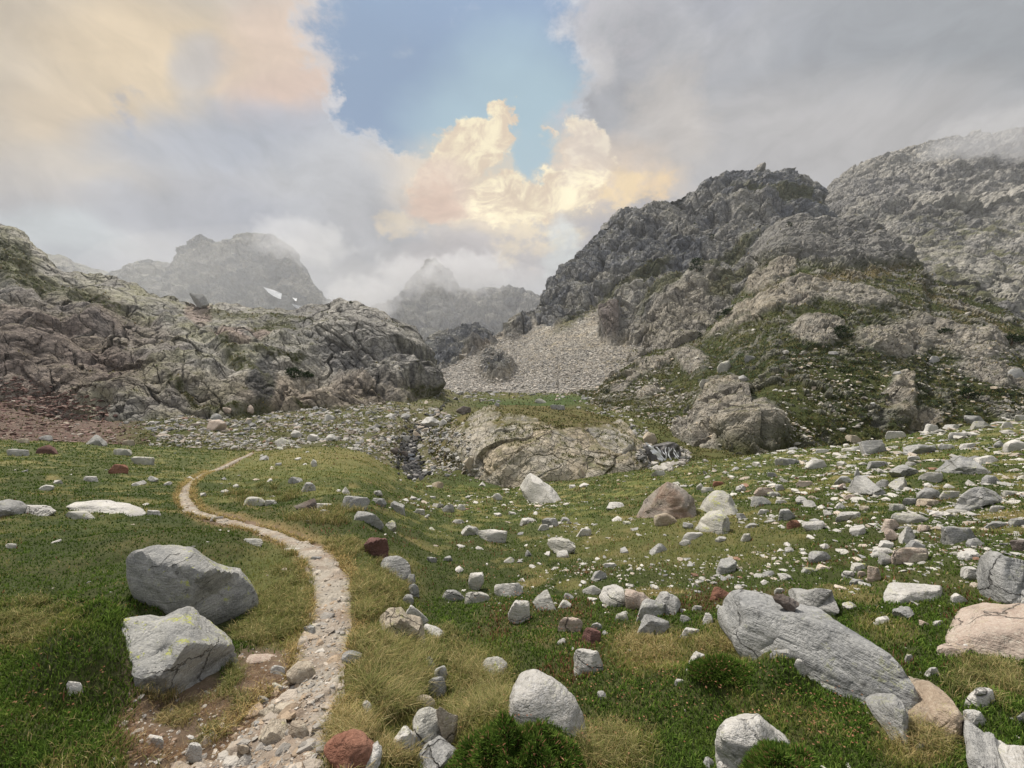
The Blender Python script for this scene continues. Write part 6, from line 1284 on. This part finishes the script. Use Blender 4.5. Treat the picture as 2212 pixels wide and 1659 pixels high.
# snow patches under the clouded peak
M_snow = simple('old_snow', (.80, .82, .85), .7, bump=.2, bs=.05)
for poly, lb in [([(569, 620), (590, 626), (609, 634), (607, 646), (592, 641), (580, 632)], 'largest white snow patch on the scree under the far left peak'), ([(632, 642), (642, 645), (640, 650), (634, 647)], 'tiny white snow patch right of the largest one'), ([(630, 656), (642, 660), (655, 660), (648, 668), (638, 664)], 'thin white snow patch just above the left hillside skyline')]:
    T = bvh(FP, 1); cx_ = sum(p[0] for p in poly)/len(poly); cy_ = sum(p[1] for p in poly)/len(poly); Vs = []
    for (x, y) in poly: Vs.append((x, y))
    n = len(poly); dense = [(cx_, cy_)]
    for rg in (.5, 1.0):
        for i in range(n*3):
            f = (i % 3)/3; a = poly[i//3]; c2 = poly[(i//3+1) % n]; x = a[0]*(1-f)+c2[0]*f; y = a[1]*(1-f)+c2[1]*f; dense.append((cx_+(x-cx_)*rg, cy_+(y-cy_)*rg))
    V = []
    for (x, y) in dense:
        hh = T.ray_cast(Vector((0, 0, 0)), Vector(((x-CX)/F, 1, (CY-y)/F)).normalized()); V.append(np.array(hh[0][:] if hh[0] is not None else (0, 0, 0)))
    V = np.array(V)
    if np.any(V[:, 1] < 1): continue
    Am = np.c_[V[:, 0], V[:, 2], np.ones(len(V))]; cf = np.linalg.lstsq(Am, V[:, 1], rcond=None)[0]; rs = V[:, 1]-Am @ cf; cf[2] += rs.min()-6
    for i_, (x, y) in enumerate(dense):
        a_, b_ = (x-CX)/F, (CY-y)/F; Yp = cf[2]/(1-cf[0]*a_-cf[1]*b_); V[i_] = (a_*Yp, Yp, b_*Yp)
    V = V+gr_.normal(0, .6, V.shape)
    m3 = n*3; Fc = [[0, 1+i, 1+(i+1) % m3] for i in range(m3)]+[[1+i, 1+m3+i, 1+m3+(i+1) % m3] for i in range(m3)]+[[1+i, 1+m3+(i+1) % m3, 1+(i+1) % m3] for i in range(m3)]
    o = add('snow_patch', mesh_from('snow_patch', V, np.array(Fc)), M_snow); o['label'] = lb; o['category'] = 'snow patch'; o['group'] = 'snow patches under the far left peak'
# ------------------------------------------------------------------ air: one closed box of even haze
bm = bmesh.new(); bmesh.ops.create_cube(bm, size=1); me = bpy.data.meshes.new('haze'); bm.to_mesh(me); bm.free()
hz = add('haze', me, kind='stuff'); hz.location = (0, 1600, 440); hz.scale = (9000, 3800, 1000)
m = bpy.data.materials.new('haze'); m.use_nodes = True; nt = m.node_tree; nt.nodes.clear(); h = G(nt)
pv = h.n('ShaderNodeVolumePrincipled'); pv.inputs['Color'].default_value = (.90, .94, 1.0, 1); pv.inputs['Density'].default_value = HAZE; pv.inputs['Anisotropy'].default_value = .2
o = h.n('ShaderNodeOutputMaterial'); nt.links.new(pv.outputs[0], o.inputs['Volume']); me.materials.append(m)

# ------------------------------------------------------------------ cloud caught on the summits (real volumes)
def cloud(px, py, Y, rx, ry, depth, dens, scale, thr=.5, seed=0):
    k = Y/F; V, Fc = ICO[4]; V = V*(1+.25*fbm(V*1.6+seed, 3))[:, None]
    me = mesh_from('cloud', V, Fc); o = add('cloud', me, kind='stuff'); o.location = ((px-CX)*k, Y, (CY-py)*k); o.scale = (rx*k, depth/2, ry*k)
    m = bpy.data.materials.new('cloud_mist'); m.use_nodes = True; nt = m.node_tree; nt.nodes.clear(); h = G(nt)
    co = h.n('ShaderNodeTexCoord').outputs['Object']; n = h.noise(h.v('ADD', h.v('MULTIPLY', co, (rx/ry, 1, 1)), (seed, 0, 0)), scale, 5, .6)
    r = h.v('LENGTH', co); e = h.m('SUBTRACT', 1.0, h.m('MULTIPLY', r, r), clamp=True)
    d = h.m('MULTIPLY', h.ramp(h.m('ADD', n, h.m('MULTIPLY', h.m('SUBTRACT', e, .5), .45)), thr-.04, thr+.16), dens)
    pv = h.n('ShaderNodeVolumePrincipled'); pv.inputs['Color'].default_value = (.86, .87, .89, 1); h.put(pv.inputs['Density'], d); pv.inputs['Anisotropy'].default_value = .3
    oo = h.n('ShaderNodeOutputMaterial'); nt.links.new(pv.outputs[0], oo.inputs['Volume']); me.materials.append(m)
    return o
cloud(650, 525, 2050, 140, 66, 500, .0024, 1.8, .44, 1)
cloud(790, 660, 1250, 90, 70, 350, .006, 2.0, .42, 5)
cloud(1010, 590, 1300, 130, 56, 300, .007, 2.4, .44, 9)
cloud(880, 600, 1350, 90, 60, 300, .005, 2.2, .44, 12)
cloud(2150, 310, 800, 190, 80, 200, .006, 2.0, .45, 14)
cloud(480, 620, 1080, 360, 120, 160, .0017, .8, -.4, 3)
cloud(1000, 660, 850, 240, 110, 200, .0013, .8, -.4, 8)
scene.cycles.volume_step_rate = 2.0; scene.cycles.volume_max_steps = 64
